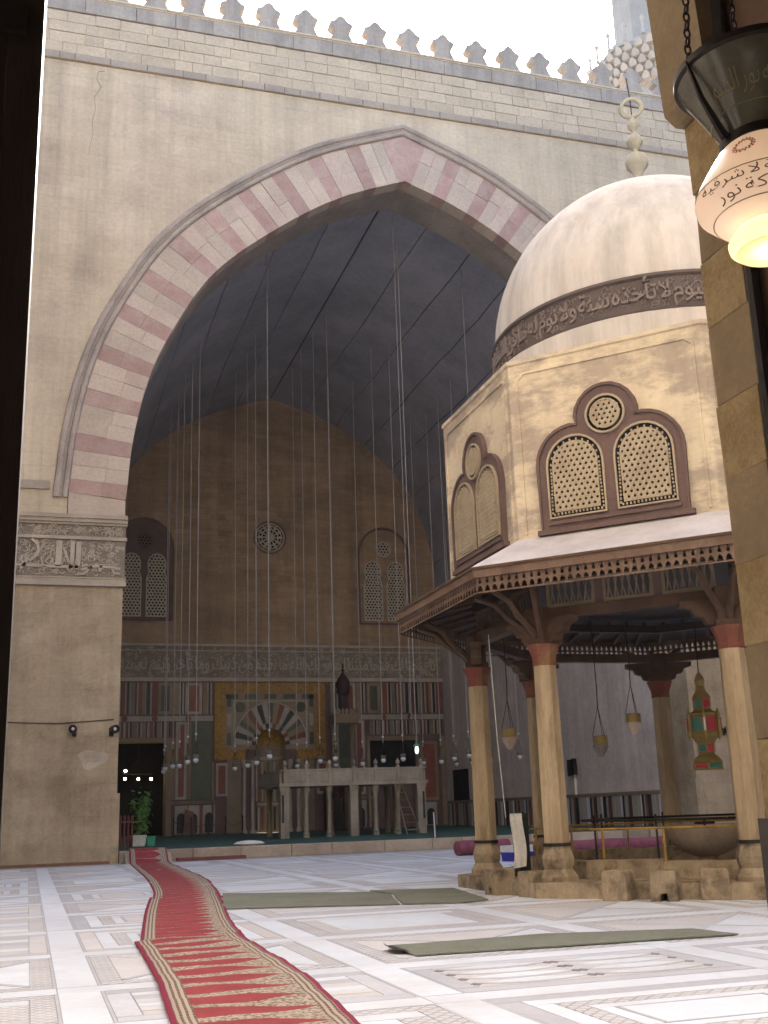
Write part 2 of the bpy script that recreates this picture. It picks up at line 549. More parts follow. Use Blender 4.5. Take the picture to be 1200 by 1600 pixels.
def panel(x0, x1, y0, y1, k, sub):
    b = .17
    e = .022
    rect(x0, x1, y0, y0 + e, 'fgrey', .004, .001); rect(x0, x1, y1 - e, y1, 'fgrey', .004, .001)
    rect(x0, x0 + e, y0 + e, y1 - e, 'fgrey', .004, .001); rect(x1 - e, x1, y0 + e, y1 - e, 'fgrey', .004, .001)
    x0 += e; x1 -= e; y0 += e; y1 -= e
    m1 = ('chain', 'fgrey', 'chain', 'fpink')[k % 4]
    # thin white fillet then mosaic frame
    rect(x0, x1, y0, y0 + b, m1); rect(x0, x1, y1 - b, y1, m1)
    rect(x0, x0 + b, y0 + b, y1 - b, m1); rect(x1 - b, x1, y0 + b, y1 - b, m1)
    x0 += b; x1 -= b; y0 += b; y1 -= b
    cx, cy, w_, h_ = (x0 + x1) / 2, (y0 + y1) / 2, x1 - x0, y1 - y0
    if k % 6 == 0:      # white slab in a pink surround
        e = .2
        rect(x0, x1, y0, y0 + e, 'fpink'); rect(x0, x1, y1 - e, y1, 'fwhite')
        rect(x0, x0 + e, y0 + e, y1 - e, 'fpink'); rect(x1 - e, x1, y0 + e, y1 - e, 'chain')
        rect(x0 + e, x1 - e, y0 + e, y1 - e, 'fwhite')
    elif k % 6 in (1, 4):    # rows of white lens shapes, dark lozenges between
        rect(x0, x1, y0, y1, 'fpale')
        nx, ny = 2, 4
        for i in range(nx):
            for j in range(ny):
                px, py = x0 + w_ * (i + .5) / nx, y0 + h_ * (j + .5) / ny
                lens(px, py, w_ / nx * .44, h_ / ny * .40, 'fgrey', .008)
                lens(px, py, w_ / nx * .41, h_ / ny * .345, 'fwhite', .012)
                q = .045
                for s_ in (-1, 1):
                    xx = px + s_ * w_ / nx * .47
                    fp([(xx - q, py), (xx, py - q * 1.3), (xx + q, py), (xx, py + q * 1.3)], 'fdark', .008)
    elif k % 6 == 2:    # diagonals
        gq = .008
        fp([(x0, y0), (x1 - gq, y0), (cx, cy - gq)], 'fwhite'); fp([(x0, y1), (cx, cy + gq), (x1, y1)], 'fpink')
        fp([(x0, y0 + gq), (cx - gq, cy), (x0, y1 - gq)], 'fpale'); fp([(x1, y0 + gq), (x1, y1 - gq), (cx + gq, cy)], 'fwhite')
        for sx, sy in ((1, 1), (1, -1)):
            dx, dy = w_ / 2 * .98, h_ / 2 * .98 * sy
            L_ = math.hypot(dx, dy); ux, uy = -dy / L_ * .03, dx / L_ * .03
            fp([(cx - dx - ux, cy - dy - uy), (cx + dx - ux, cy + dy - uy), (cx + dx + ux, cy + dy + uy), (cx - dx + ux, cy - dy + uy)], 'fgrey', .008 + .003 * (sy > 0))
    elif k % 6 == 3:    # strips
        n = 6
        for i in range(n):
            rect(x0, x1, y0 + h_ * i / n, y0 + h_ * (i + 1) / n, ('fwhite', 'fpale', 'fgrey', 'fwhite', 'fpink', 'fpale')[(i + sub) % 6])
    else:               # nested frames
        for i, mm in enumerate(('fwhite', 'chain', 'fwhite', 'fgrey')):
            e = (.16, .15, .12, .025)[i]
            rect(x0, x1, y0, y0 + e, mm); rect(x0, x1, y1 - e, y1, mm)
            rect(x0, x0 + e, y0 + e, y1 - e, mm); rect(x1 - e, x1, y0 + e, y1 - e, mm)
            x0 += e; x1 -= e; y0 += e; y1 -= e
        rect(x0, x1, y0, y1, 'fpink' if sub % 2 else 'fwhite')


T['fpale'] = pm('pale veined floor marble', (.67, .66, .66), (.60, .59, .60), 1.6, rough=.42, bump=.05, rand=.08, fine=.07, stain=(.52, .50, .49), samt=.4, sscale=1.3, spec=.4)
T['fdark'] = pm('slate floor inlay', (.22, .22, .27), (.30, .30, .34), 3, rough=.45, bump=.05, rand=.1)
T['fjoint'] = T['floor']


def chain_mat():
    m = pm('chain mosaic floor', (.66, .655, .665), (.60, .595, .60), 2, rough=.42, bump=.05, rand=.06, fine=.06)
    n, l = m.node_tree.nodes, m.node_tree.links
    b = n['Principled BSDF']
    old = b.inputs['Base Color'].links[0].from_socket
    g_ = n.new('ShaderNodeNewGeometry')
    v = n.new('ShaderNodeTexVoronoi')
    v.inputs['Scale'].default_value = 13
    v.inputs['Randomness'].default_value = 0.08
    v.feature = 'DISTANCE_TO_EDGE'
    vm_ = n.new('ShaderNodeMapping'); vm_.inputs['Rotation'].default_value = (0, 0, .785)
    l.new(g_.outputs['Position'], vm_.inputs['Vector']); l.new(vm_.outputs[0], v.inputs['Vector'])
    t = n.new('ShaderNodeMapRange')
    t.inputs[1].default_value = .07; t.inputs[2].default_value = .16
    t.inputs[3].default_value = .6; t.inputs[4].default_value = 0
    l.new(v.outputs['Distance'], t.inputs[0])
    nz = n.new('ShaderNodeTexNoise'); nz.inputs['Scale'].default_value = 2.2
    l.new(g_.outputs['Position'], nz.inputs['Vector'])
    mu = n.new('ShaderNodeMath'); mu.operation = 'MULTIPLY'
    l.new(t.outputs[0], mu.inputs[0]); l.new(nz.outputs[0], mu.inputs[1])
    mu2 = n.new('ShaderNodeMath'); mu2.operation = 'MULTIPLY'; mu2.inputs[1].default_value = 1.9; mu2.use_clamp = True
    l.new(mu.outputs[0], mu2.inputs[0])
    mx = n.new('ShaderNodeMix'); mx.data_type = 'RGBA'
    mx.inputs[7].default_value = (.20, .20, .25, 1)
    l.new(mu2.outputs[0], mx.inputs[0]); l.new(old, mx.inputs[6])
    l.new(mx.outputs[2], b.inputs['Base Color'])
    return m


T['chain'] = T['chain']
T['fchain'] = chain_mat()
xs_ = [-16.1, -13.75, -11.62, -9.35, -6.75, -4.35, -1.9, .5, 2.9, 5.3, 7.7, 10.1, 12.5, 16.1]
ys_ = [-31.0, -28.9, -26.75, -25.05, -22.7, -20.3, -17.9, -15.5, -13.1, -10.7, -8.3, -5.9, -3.4, -.9]
sw = .15
kk = 0
rnd = random.Random(4)
for i in range(len(xs_) - 1):
    for j in range(len(ys_) - 1):
        xa, xb, ya, yb = xs_[i], xs_[i + 1], ys_[j], ys_[j + 1]
        if j >= 11 and xb > -5.6 and False:
            continue
        d0 = math.hypot((xa + xb) / 2 + 1.9, (ya + yb) / 2 + 18.24)
        if d0 < 2.4:
            continue
        # white strips between panels
        rect(xa - sw, xa + sw, ya + sw, yb - sw, 'fwhite')
        rect(xa - sw, xb - sw, ya - sw, ya + sw, 'fwhite')
        special = {(1, 2): 0, (3, 2): 1, (2, 2): 3, (3, 3): 2, (4, 2): 5, (4, 3): 2, (3, 1): 5, (4, 1): 5, (5, 1): 5, (2, 1): 0, (1, 1): 0, (1, 3): 2, (5, 2): 2}
        k_ = special.get((i, j), rnd.choice((0, 2, 3, 5)))
        panel(xa + sw, xb - sw, ya + sw, yb - sw, k_ + 6 * rnd.randrange(4), i + j)


def pdist(p):
    cx = sum(a for a, b in p[0]) / len(p[0]); cy = sum(b for a, b in p[0]) / len(p[0])
    return cx, cy


def seen(p):
    cx, cy = pdist(p)
    v = Vector((cx, cy, 0)) - CAM
    z = v.dot(cf)
    if z < 1: return False
    return abs(v.dot(cr) / z) < .38 and abs(v.dot(cu_) / z) < .50


def area(p):
    P = p[0]
    a = abs(sum(P[i][0] * P[(i + 1) % len(P)][1] - P[(i + 1) % len(P)][0] * P[i][1] for i in range(len(P)))) / 2
    cx, cy = pdist(p)
    d = math.hypot(cx - CAM.x, cy - CAM.y)
    return a / d ** 3


vis = [p for p in pieces if seen(p)]
vis.sort(key=area, reverse=True)
own = vis[:290]
own_ids = set(id(p) for p in own)
fmat = lambda n_: T['fchain'] if n_ == 'chain' else T[n_]
for p in own:
    cx, cy = pdist(p)
    mb = MB().prism([(a - cx, b - cy) for a, b in p[0]], lambda a, b, t: (a, b, t + (rnd.uniform(-.0012, .0012) if t > 0 else 0)), -.02, p[2])
    nm = {'chain': 'mosaic_strip', 'fwhite': 'marble_slab', 'fgrey': 'grey_inlay', 'fpink': 'pink_slab', 'fpale': 'veined_slab', 'fdark': 'slate_inlay'}[p[1]]
    o = mk(nm, mb, fmat(p[1]), cf_ob, loc=(cx, cy, 0))
order = ['chain', 'fwhite', 'fgrey', 'fpink', 'fpale', 'fdark']
mb = MB()
for p in pieces:
    if id(p) in own_ids:
        continue
    mb.cm = order.index(p[1])
    mb.prism(p[0], lambda a, b, t: (a, b, t), -.02, p[2])
tag(mk('far_marble_inlay', mb, [fmat(n_) for n_ in order], cf_ob), kind='stuff')

# ------------------------------------------------------------------ arch profile
CTRL = [(9.6, 10.75), (9.42, 12.7), (9.0, 14.75), (8.3, 16.5), (7.0, 18.7), (5.1, 20.48), (2.6, 22.2), (0.0, 23.3)]


def catmull(P, n=10):
    out = []
    Q = [(2 * P[0][0] - P[1][0] + .16, 2 * P[0][1] - P[1][1])] + P + [(2 * P[-1][0] - P[-2][0], 2 * P[-1][1] - P[-2][1] - .25)]
    for i in range(1, len(Q) - 2):
        p0, p1, p2, p3 = Q[i - 1], Q[i], Q[i + 1], Q[i + 2]
        for k in range(n):
            t = k / n
            out.append(tuple(.5 * (2 * p1[c] + (p2[c] - p0[c]) * t + (2 * p0[c] - 5 * p1[c] + 4 * p2[c] - p3[c]) * t * t + (3 * p1[c] - p0[c] - 3 * p2[c] + p3[c]) * t ** 3) for c in (0, 1)))
    out.append(P[-1])
    return out


PROF = catmull(CTRL, 12)


def arclen(P):
    s = [0.0]
    for a, b in zip(P, P[1:]):
        s.append(s[-1] + math.hypot(b[0] - a[0], b[1] - a[1]))
    return s


PS = arclen(PROF)
# the vault behind the arch is rounder and a little higher
VPROF = catmull([(9.6, 10.75), (9.46, 13.2), (9.1, 15.8), (8.3, 18.1), (7.0, 20.1), (5.1, 21.75), (2.9, 22.95), (0.0, 23.9)], 12)
VPS = arclen(VPROF)


def prof(t, off=0.0, PROF=PROF, PS=PS):
    """point on half profile (x>=0) at fraction t, offset outwards"""
    L_ = t * PS[-1]
    i = 0
    while i < len(PS) - 2 and PS[i + 1] < L_:
        i += 1
    f_ = (L_ - PS[i]) / (PS[i + 1] - PS[i])
    a, b = PROF[i], PROF[i + 1]
    p = (a[0] + (b[0] - a[0]) * f_, a[1] + (b[1] - a[1]) * f_)
    if off:
        i0, i1 = max(i - 1, 0), min(i + 2, len(PROF) - 1)
        tx, tz = PROF[i1][0] - PROF[i0][0], PROF[i1][1] - PROF[i0][1]
        L2 = math.hypot(tx, tz)
        nx, nz = tz / L2, -tx / L2
        p = (p[0] + nx * off, p[1] + nz * off)
    return p


def profx(z):
    """half width of the opening at height z"""
    if z <= PROF[0][1]: return PROF[0][0]
    for a, b in zip(PROF, PROF[1:]):
        if a[1] <= z <= b[1]:
            return a[0] + (b[0] - a[0]) * (z - a[1]) / (b[1] - a[1])
    return 0.0


vprof = lambda t, off=0.0: prof(t, off, VPROF, VPS)


def profz(x):
    x = abs(x)
    for a, b in zip(VPROF, VPROF[1:]):
        if b[0] <= x <= a[0]:
            return a[1] + (b[1] - a[1]) * (x - a[0]) / (b[0] - a[0]) if a[0] != b[0] else a[1]
    return 10.75


def ring_pt(t, off):
    x, z = prof(t, off)
    return (max(x, 0.0), z)


def clip_apex(off, n=60, prof=prof):
    """offset curve from spring to axis"""
    P = []
    for i in range(n + 1):
        x, z = prof(i / n, off)
        if x <= 0:
            a = P[-1]
            f_ = a[0] / (a[0] - x)
            P.append((0.0, a[1] + (z - a[1]) * f_))
            return P
        P.append((x, z))
    # extend to the axis along the last tangent
    a, b = P[-2], P[-1]
    P.append((0.0, b[1] + (b[1] - a[1]) / (a[0] - b[0]) * b[0]))
    return P


T['soffit'] = pm('weathered arch soffit', (.33, .285, .25), (.25, .22, .20), .7, bump=.4, bscale=6, stain=(.17, .15, .145), samt=.7, sscale=.6)
# ------------------------------------------------------------------ iwan facade wall
TH = 2.2
RING = 1.72
MOUL = .50
fw = thing('facade_wall', 'tall plastered courtyard wall pierced by the great pointed striped arch, battlements on top', 'wall', (0, 0, 0))
ZT = 28.05
for s in (-1, 1):
    mb = MB()
    P = clip_apex(RING + .02)
    # outer curve column wise
    P2 = [(P[0][0], 8.04)] + P

    def q(a, b, z0a, z0b, z1):
        x0, x1 = s * a, s * b
        mb.add([(x0, 0, z0a), (x1, 0, z0b), (x1, 0, z1), (x0, 0, z1), (x0, TH, z0a), (x1, TH, z0b), (x1, TH, z1), (x0, TH, z1)],
               [(0, 1, 2, 3), (5, 4, 7, 6), (3, 2, 6, 7), (0, 4, 5, 1)])
    for a, b in zip(P, P[1:]):
        q(a[0], b[0], a[1], b[1], ZT)
    q(16.6, P[0][0], 10.2, 10.2, ZT)
    mk('upper_wall', mb, T['plaster'], fw)
    # pier below
    mb = MB().box(min(s * 16.6, s * 9.6), max(s * 16.6, s * 9.6), 0, TH, -.2, 8.0)
    mk('pier', mb, T['pier'], fw)
    xa, xb = sorted((s * 16.6, s * 9.58))
    mk('base_strip', MB().box(min(s * 16.6, s * 9.55), max(s * 16.6, s * 9.55), -.012, TH, -.1, .085), T['basered'], fw)
    mk('jamb_block', MB().box(min(s * 11.3, s * 9.6), max(s * 11.3, s * 9.6), -.008, TH - .1, 10.2, 10.74), T['vw'], fw)
    mk('springer', MB().box(min(s * 11.3, s * 9.64), max(s * 11.3, s * 9.64), .0, .5, 10.74, 11.1), T['vw'], fw)
    # plain lower corner stone
    mk('corner_stone', MB().box(min(s * 9.52, s * 9.75), max(s * 9.52, s * 9.75), -.03, 1.2, -.05, 1.95), T['pier'], fw)

# voussoirs, two stones deep each
NP = 12.5
tot = PS[-1]
n3 = int(NP * 3)
for s in (-1, 1):
    edges = []
    t = 0.0
    per = 1.0 / 12.18
    while t < 1 - .4 * per:
        edges.append((t, t + per * .35, 'vr'))
        edges.append((t + per * .35, t + per * .68, 'vw'))
        edges.append((t + per * .68, t + per, 'vw'))
        t += per
    for (a, b, mt) in edges:
        if a > 1 - .19 * per:
            continue
        b = min(b, 1 - .18 * per)
        mid = RING * random.uniform(.38, .62)
        for (o0, o1) in ((0.0, mid), (mid, RING)):
            g_ = .006
            n = 2
            pa = [prof(a + (b - a) * k / n, o0 + (g_ if o0 else 0)) for k in range(n + 1)]
            pb = [prof(a + (b - a) * k / n, o1 - g_ * .5) for k in range(n + 1)]
            # small radial gaps
            gt = g_ / tot * .5
            pa[0] = prof(a + gt, o0 + (g_ if o0 else 0)); pa[-1] = prof(b - gt, o0 + (g_ if o0 else 0))
            pb[0] = prof(a + gt, o1 - g_ * .5); pb[-1] = prof(b - gt, o1 - g_ * .5)
            poly = [(s * max(x, .02), z) for x, z in pa + pb[::-1]]
            y0 = -.02 + random.uniform(-.012, .012)
            cx = sum(p[0] for p in poly) / len(poly); cz = sum(p[1] for p in poly) / len(poly)
            mb = MB().prism([(x - cx, z - cz) for x, z in poly], lambda a_, b_, t_: (a_, t_, b_), y0, .55)
            mk('voussoir', mb, T[mt], fw, loc=(cx, 0, cz))
# keystone
per = 1 / 12.18
ka, kb = prof(1 - .18 * per), prof(1 - .18 * per, RING)
zi, zo = clip_apex(0)[-1][1], clip_apex(RING)[-1][1]
poly = [(-ka[0], ka[1]), (0, zi), (ka[0], ka[1]), (kb[0], kb[1]), (0, zo), (-kb[0], kb[1])]
mk('keystone', MB().prism(poly, lambda a_, b_, t_: (a_, t_, b_), -.035, .55), T['vr'], fw)
# backing ring so no light leaks through the joints
for s in (-1, 1):
    mb = MB()
    A_, B_ = [prof(i / 50, .012) for i in range(51)], [prof(i / 50, RING + .1) for i in range(51)]
    for i in range(50):
        a, b, c, d = A_[i], A_[i + 1], B_[i + 1], B_[i]
        mb.add([(s * max(p[0], 0), y, p[1]) for y in (.03, 2.0) for p in (a, b, c, d)], [(0, 1, 2, 3), (7, 6, 5, 4), (0, 4, 5, 1)])
    mk('arch_core', mb, T['soffit'], fw)
    # moulding around the arch: three rolls
    for (o, r_, y, mm) in ((RING + .10, .085, -.05, 'mould'), (RING + .24, .06, -.02, 'string'), (RING + .36, .10, -.06, 'mould')):
        C_ = clip_apex(o, 48)
        pts = [(s * C_[0][0], y, 10.75)] + [(s * x, y, z) for x, z in C_]
        mk('arch_roll', MB().tube(pts, r_, 8), T[mm], fw, smooth=True)
    mk('arch_fillet', MB().add(*(lambda C1, C2: ([(s * x, yy, z) for yy in (-.035, .3) for C in (C1, C2) for x, z in C],
        [(i, i + 1, len(C1) + i + 1, len(C1) + i) for i in range(min(len(C1), len(C2)) - 1)]))([prof(i / 48, RING + .01) for i in range(48)], [prof(i / 48, RING + MOUL - .03) for i in range(48)])), T['mould'], fw)
    # short horizontal string beside the arch foot
    xa, xb = sorted((s * 11.85, s * 16.5))
    mk('string_stone', MB().box(xa, xb, -.09, .1, 10.98, 11.24), T['string'], fw)

# ashlar upper band: four courses of separate stones
zc0 = 26.42
for j in range(4):
    z0, z1 = zc0 + j * .415, zc0 + (j + 1) * .415
    x = -16.5 + random.uniform(-.3, 0)
    while x < 16.4:
        w_ = random.uniform(.45, 1.25)
        me = MB().cbox(-w_ / 2 + .008, w_ / 2 - .008, random.uniform(-.05, -.015), .04, -.2, .2, .012)
        o = mk('ashlar_stone', me, T['ashlar'], fw, loc=(x + w_ / 2, 0, (z0 + z1) / 2))
        x += w_
mk('ashlar_backing', MB().box(-16.6, 16.6, .005, TH, 26.3, 28.3), T['string'], fw)
x = -16.5
while x < 16.4:
    w_ = random.uniform(.5, 1.3)
    mk('string_stone', MB().cbox(-w_ / 2 + .006, w_ / 2 - .006, -.10 + random.uniform(-.015, .01), .05, -.14, .14, .02), T['string'], fw, loc=(x + w_ / 2, 0, 26.275))
    x += w_
x = -16.5
while x < 16.4:
    w_ = random.uniform(.9, 2.0)
    mk('fascia_stone', MB().cbox(-w_ / 2 + .006, w_ / 2 - .006, -.09 + random.uniform(-.01, .01), .6, -.28, .28, .012), T['fascia'], fw, loc=(x + w_ / 2, 0, 28.37))
    x += w_
mk('coping', MB().box(-16.6, 16.6, -.10, TH + .2, 28.65, 28.70).box(-16.6, 16.6, -.14, TH + .2, 28.70, 28.77), T['ashlar'], fw)
# battlements
CR = [(-.50, 0), (.50, 0), (.42, .14), (.32, .34), (.26, .50), (.25, .58), (.40, .66), (.45, .77), (.41, .86), (.30, .90), (.22, .97), (.15, 1.08), (.0, 1.18),
      (-.15, 1.08), (-.22, .97), (-.30, .90), (-.41, .86), (-.45, .77), (-.40, .66), (-.25, .58), (-.26, .50), (-.32, .34), (-.42, .14)]
cre = MB().prism(CR, lambda a, b, t: (a, t, b), 0, .42).mesh('battlement', T['fascia'])
x = -15.8
while x < 16:
    link('battlement', cre, fw, loc=(x + random.uniform(-.03, .03), .0, 28.77))
    x += 1.355
# crack in the plaster, wires, damaged patch
pts = [(-10.7, 25.95), (-10.9, 25.9), (-10.95, 25.6), (-10.8, 25.3), (-11.0, 24.9), (-10.95, 24.4), (-11.05, 23.9), (-11.0, 23.5), (-11.15, 22.6)]
mk('crack', MB().tube([(x, -.004, z) for x, z in pts], [.012, .016, .012, .02, .015, .012, .012, .01, .004], 5), T['string'], fw)
mk('wall_wire', MB().tube([(-16, -.03, 4.05), (-12.9, -.03, 4.0), (-11.3, -.03, 3.95), (-9.75, -.03, 4.06)], .012, 5), T['iron'], fw)
pt = []
for k in range(18):
    a = 2 * PI * k / 18
    rr = 1 + .22 * math.sin(3 * a + 1) + random.uniform(-.1, .1)
    pt.append((-10.33 + .40 * rr * math.cos(a), 2.93 + .26 * rr * math.sin(a)))
mk('bare_plaster_patch', MB().prism(pt, lambda a, b, t: (a, t, b), -.006, .05), T['carved'], fw)
mb = MB()
for zz in (2.87, 2.95, 3.03, 3.11):
    mb.bar((-10.5, -.02, zz), (-10.12, -.02, zz + .02), .014)
for xx in (-10.5, -10.3, -10.12):
    mb.bar((xx, -.02, 2.84), (xx, -.02, 3.14), .014)
mk('bracket_scar', mb, T['string'], fw)

# ------------------------------------------------------------------ carved inscription frieze on both piers
for s in (-1, 1):
    fr = thing('carved_frieze', ('carved kufic stucco frieze across the pier left of the arch' if s < 0 else 'carved stucco frieze on the pier right of the arch, behind the domed fountain'), 'frieze', (s * 11.3, 0, 8.0), group='carved friezes on the arch piers')
    xa, xb = sorted((s * 9.56, s * 16.5))
    mk('ground_panel', MB().box(xa, xb, -.02, TH - .02, 8.0, 10.2), T['carvedbg'], fr)
    for (z0, z1, y) in ((8.02, 8.10, -.12), (8.10, 8.24, -.07), (8.24, 8.28, -.10), (9.44, 9.54, -.09), (9.90, 9.97, -.09), (9.97, 10.08, -.16), (10.08, 10.20, -.22)):
        mk('frieze_moulding', MB().box(xa - .04, xb + .04, y, .05, z0, z1), T['carved'], fr)
    # scrollwork (many small leaves and curls)
    mb = MB()
    rr = random.Random(5 + s)
    for k in range(420 if s < 0 else 120):
        x = rr.uniform(9.7, 13.6 if s < 0 else 11.5) * s
        top = rr.random() < .3
        z = rr.uniform(9.60, 9.85) if top else rr.uniform(8.36, 9.38)
        r_ = rr.uniform(.05, .10)
        a0 = rr.uniform(0, 6.28)
        da = rr.uniform(2.5, 5.0) * rr.choice((-1, 1))
        pts = [(x + r_ * (1 - .5 * i / 6) * math.cos(a0 + da * i / 6), -.035, z + r_ * (1 - .5 * i / 6) * math.sin(a0 + da * i / 6)) for i in range(7)]
        mb.tube(pts, [.02, .026, .026, .024, .022, .026, .03], 4)
    tag(mk('scrollwork', mb, T['carved'], fr), kind='stuff')
    if s < 0:
        # letters: strokes traced as widths of raised stone
        ax = lambda px: -12.95 + (px - 60) * (3.25 / 740)
        az = lambda py: 9.98 - (py - 145) * (1.96 / 430) + .0 * py
        S = [([(55, 445), (300, 450), (520, 450)], 20), ([(540, 470), (620, 440), (700, 445), (800, 455)], 18),
             ([(388, 275), (388, 360), (386, 450)], 40), ([(478, 275), (478, 370), (470, 470)], 26), ([(518, 278), (518, 380), (508, 465)], 34),
             ([(415, 320), (440, 380), (465, 450), (455, 475)], 16), ([(205, 270), (245, 300), (255, 345), (235, 385), (195, 418)], 20),
             ([(330, 385), (350, 410), (330, 440), (300, 420), (330, 385)], 14), ([(275, 385), (285, 440)], 16), ([(60, 380), (58, 440)], 20), ([(150, 380), (140, 410), (170, 440)], 18),
             ([(185, 395), (170, 440), (140, 470)], 20), ([(100, 445), (120, 470), (90, 485)], 16), ([(540, 450), (575, 430), (590, 460), (560, 495), (515, 500)], 16),
             ([(670, 425), (668, 450), (660, 480)], 20), ([(740, 450), (760, 485), (800, 490)], 16), ([(300, 450), (295, 470)], 22), ([(600, 435), (605, 455)], 14)]
        for pts, wd in S:
            Q_ = [(ax(x), -.075, az(y)) for x, y in pts]
            mb = MB()
            h = wd * .0044 / 2
            L2, R2 = [], []
            for i, p in enumerate(Q_):
                a, b = Q_[max(i - 1, 0)], Q_[min(i + 1, len(Q_) - 1)]
                tx, tz = b[0] - a[0], b[2] - a[2]
                L_ = math.hypot(tx, tz) or 1
                L2.append((p[0] - tz / L_ * h, p[2] + tx / L_ * h)); R2.append((p[0] + tz / L_ * h, p[2] - tx / L_ * h))
            for i in range(len(Q_) - 1):
                poly = [L2[i], L2[i + 1], R2[i + 1], R2[i]]
                mb.prism(poly, lambda a_, b_, t_: (a_, t_, b_), -.085, -.02)
            mk('kufic_stroke', mb, T['carved'], fr)

# ------------------------------------------------------------------ iwan hall: side walls, vault, back wall, platform
YL = 24.45
for s in (-1, 1):
    iw = thing('iwan_side_wall', ('grey plaster side wall of the hall right of the arch, striped dado along its foot' if s > 0 else 'plaster side wall of the hall behind the left pier'), 'wall', (s * 10.2, 12, 0), group='side walls of the vaulted hall')
    xa, xb = sorted((s * 9.6, s * 10.6))
    mk('wall', MB().box(xa, xb, 2.0, YL + 1, -.1, 10.76), T['sideplaster'], iw)
    if s > 0:
        # striped marble dado
        xw = 9.6
        mk('dado_rail', MB().box(xw - .06, xw + .05, 2.02, YL - .01, 1.50, 1.62), T['tan'], iw)
        mk('dado_backing', MB().box(xw - .012, xw + .05, 2.02, YL - .01, .3, 1.5), T['fascia'], iw)
        y = 2.1
        k = 0
        pr_ = random.Random(3)
        while y < YL - .3:
            w_ = pr_.choice((.10, .14, .2, .28, .16))
            mt = ('white', 'black', 'fgrey', 'white', 'fascia', 'white', 'black', 'porph')[k % 8]
            mk('dado_strip', MB().box(-.035, .02, 0, w_ - .02, 0, 1.12), T[mt], iw, loc=(xw - s * 10.2, y - 12, .36))
            y += w_
            k += 1
        # dark doorway far inside
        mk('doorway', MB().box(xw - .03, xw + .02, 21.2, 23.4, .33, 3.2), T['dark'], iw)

va = thing('iwan_vault', 'dark haze grey pointed vault with long dark seams, inside the great arch', 'vault', (0, 12, 10.75))
NPAN = 9
for s in (-1, 1):
    for k in range(NPAN):
        a, b = k / NPAN, (k + 1) / NPAN
        n, ny = 6, 14
        gt = .022 / tot
        wobk = lambda kb, y: 0.0 if kb in (0, NPAN) else (.035 * math.sin(y * .55 + kb * 2.1) + .02 * math.sin(y * 1.7 + kb)) / tot
        mb = MB()
        for iy in range(ny + 1):
            y = 2.05 + (YL + .3 - 2.05) * iy / ny
            ta, tb = a + gt + wobk(k, y), b - gt + wobk(k + 1, y)
            ring = [vprof(ta + (tb - ta) * i / n, .06) for i in range(n + 1)] + [vprof(ta + (tb - ta) * i / n, .30) for i in range(n, -1, -1)]
            mb.v += [(s * max(x, .012), y, z) for x, z in ring]
        m_ = 2 * n + 2
        for iy in range(ny):
            for i in range(m_):
                i2 = (i + 1) % m_
                mb.f.append((iy * m_ + i, iy * m_ + i2, (iy + 1) * m_ + i2, (iy + 1) * m_ + i))
        mb.f.append(tuple(range(m_)))
        mb.m = [0] * len(mb.f)
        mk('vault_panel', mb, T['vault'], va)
    mb = MB()
    A_ = clip_apex(.16, 40, vprof)
    for i in range(len(A_) - 1):
        a, b = A_[i], A_[i + 1]
        mb.add([(s * a[0], 2.1, a[1]), (s * b[0], 2.1, b[1]), (s * b[0], YL + .5, b[1]), (s * a[0], YL + .5, a[1]),
                (s * (a[0] * 1.04 + .3), 2.1, a[1] + .5), (s * (b[0] * 1.04 + .3), 2.1, b[1] + .5), (s * (b[0] * 1.04 + .3), YL + .5, b[1] + .5), (s * (a[0] * 1.04 + .3), YL + .5, a[1] + .5)],
               [(0, 1, 2, 3), (4, 7, 6, 5)])
    mk('vault_shell', mb, T['seam'], va)
mk('roof_slab', MB().box(-16.6, 16.6, TH, YL + 2, 26.0, 26.4), T['string'], va)
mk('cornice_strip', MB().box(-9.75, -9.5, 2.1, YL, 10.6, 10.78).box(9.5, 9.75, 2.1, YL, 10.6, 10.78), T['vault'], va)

# platform
pl = thing('iwan_platform', 'low stone platform under the vault, dark green carpet on top', 'platform', (0, 12, 0))
mk('carpet', MB().box(-9.58, 9.58, .32, YL, .20, .335), T['gcarpet'], pl)
x = -9.5
while x < 9.5:
    w_ = random.uniform(.8, 1.7)
    w_ = min(w_, 9.56 - x)
    mk('edge_stone', MB().cbox(-w_ / 2 + .006, w_ / 2 - .006, random.uniform(-.02, .015), .38, -.17, .17, .02), T['platform'], pl, loc=(x + w_ / 2, -12 + .02, .165))
    x += w_
tag(mk('threshold_plank', MB().box(-7.9, -5.9, -.42, -.10, .0, .09), T['plank']), 'maroon plank lying along the foot of the platform', 'plank')

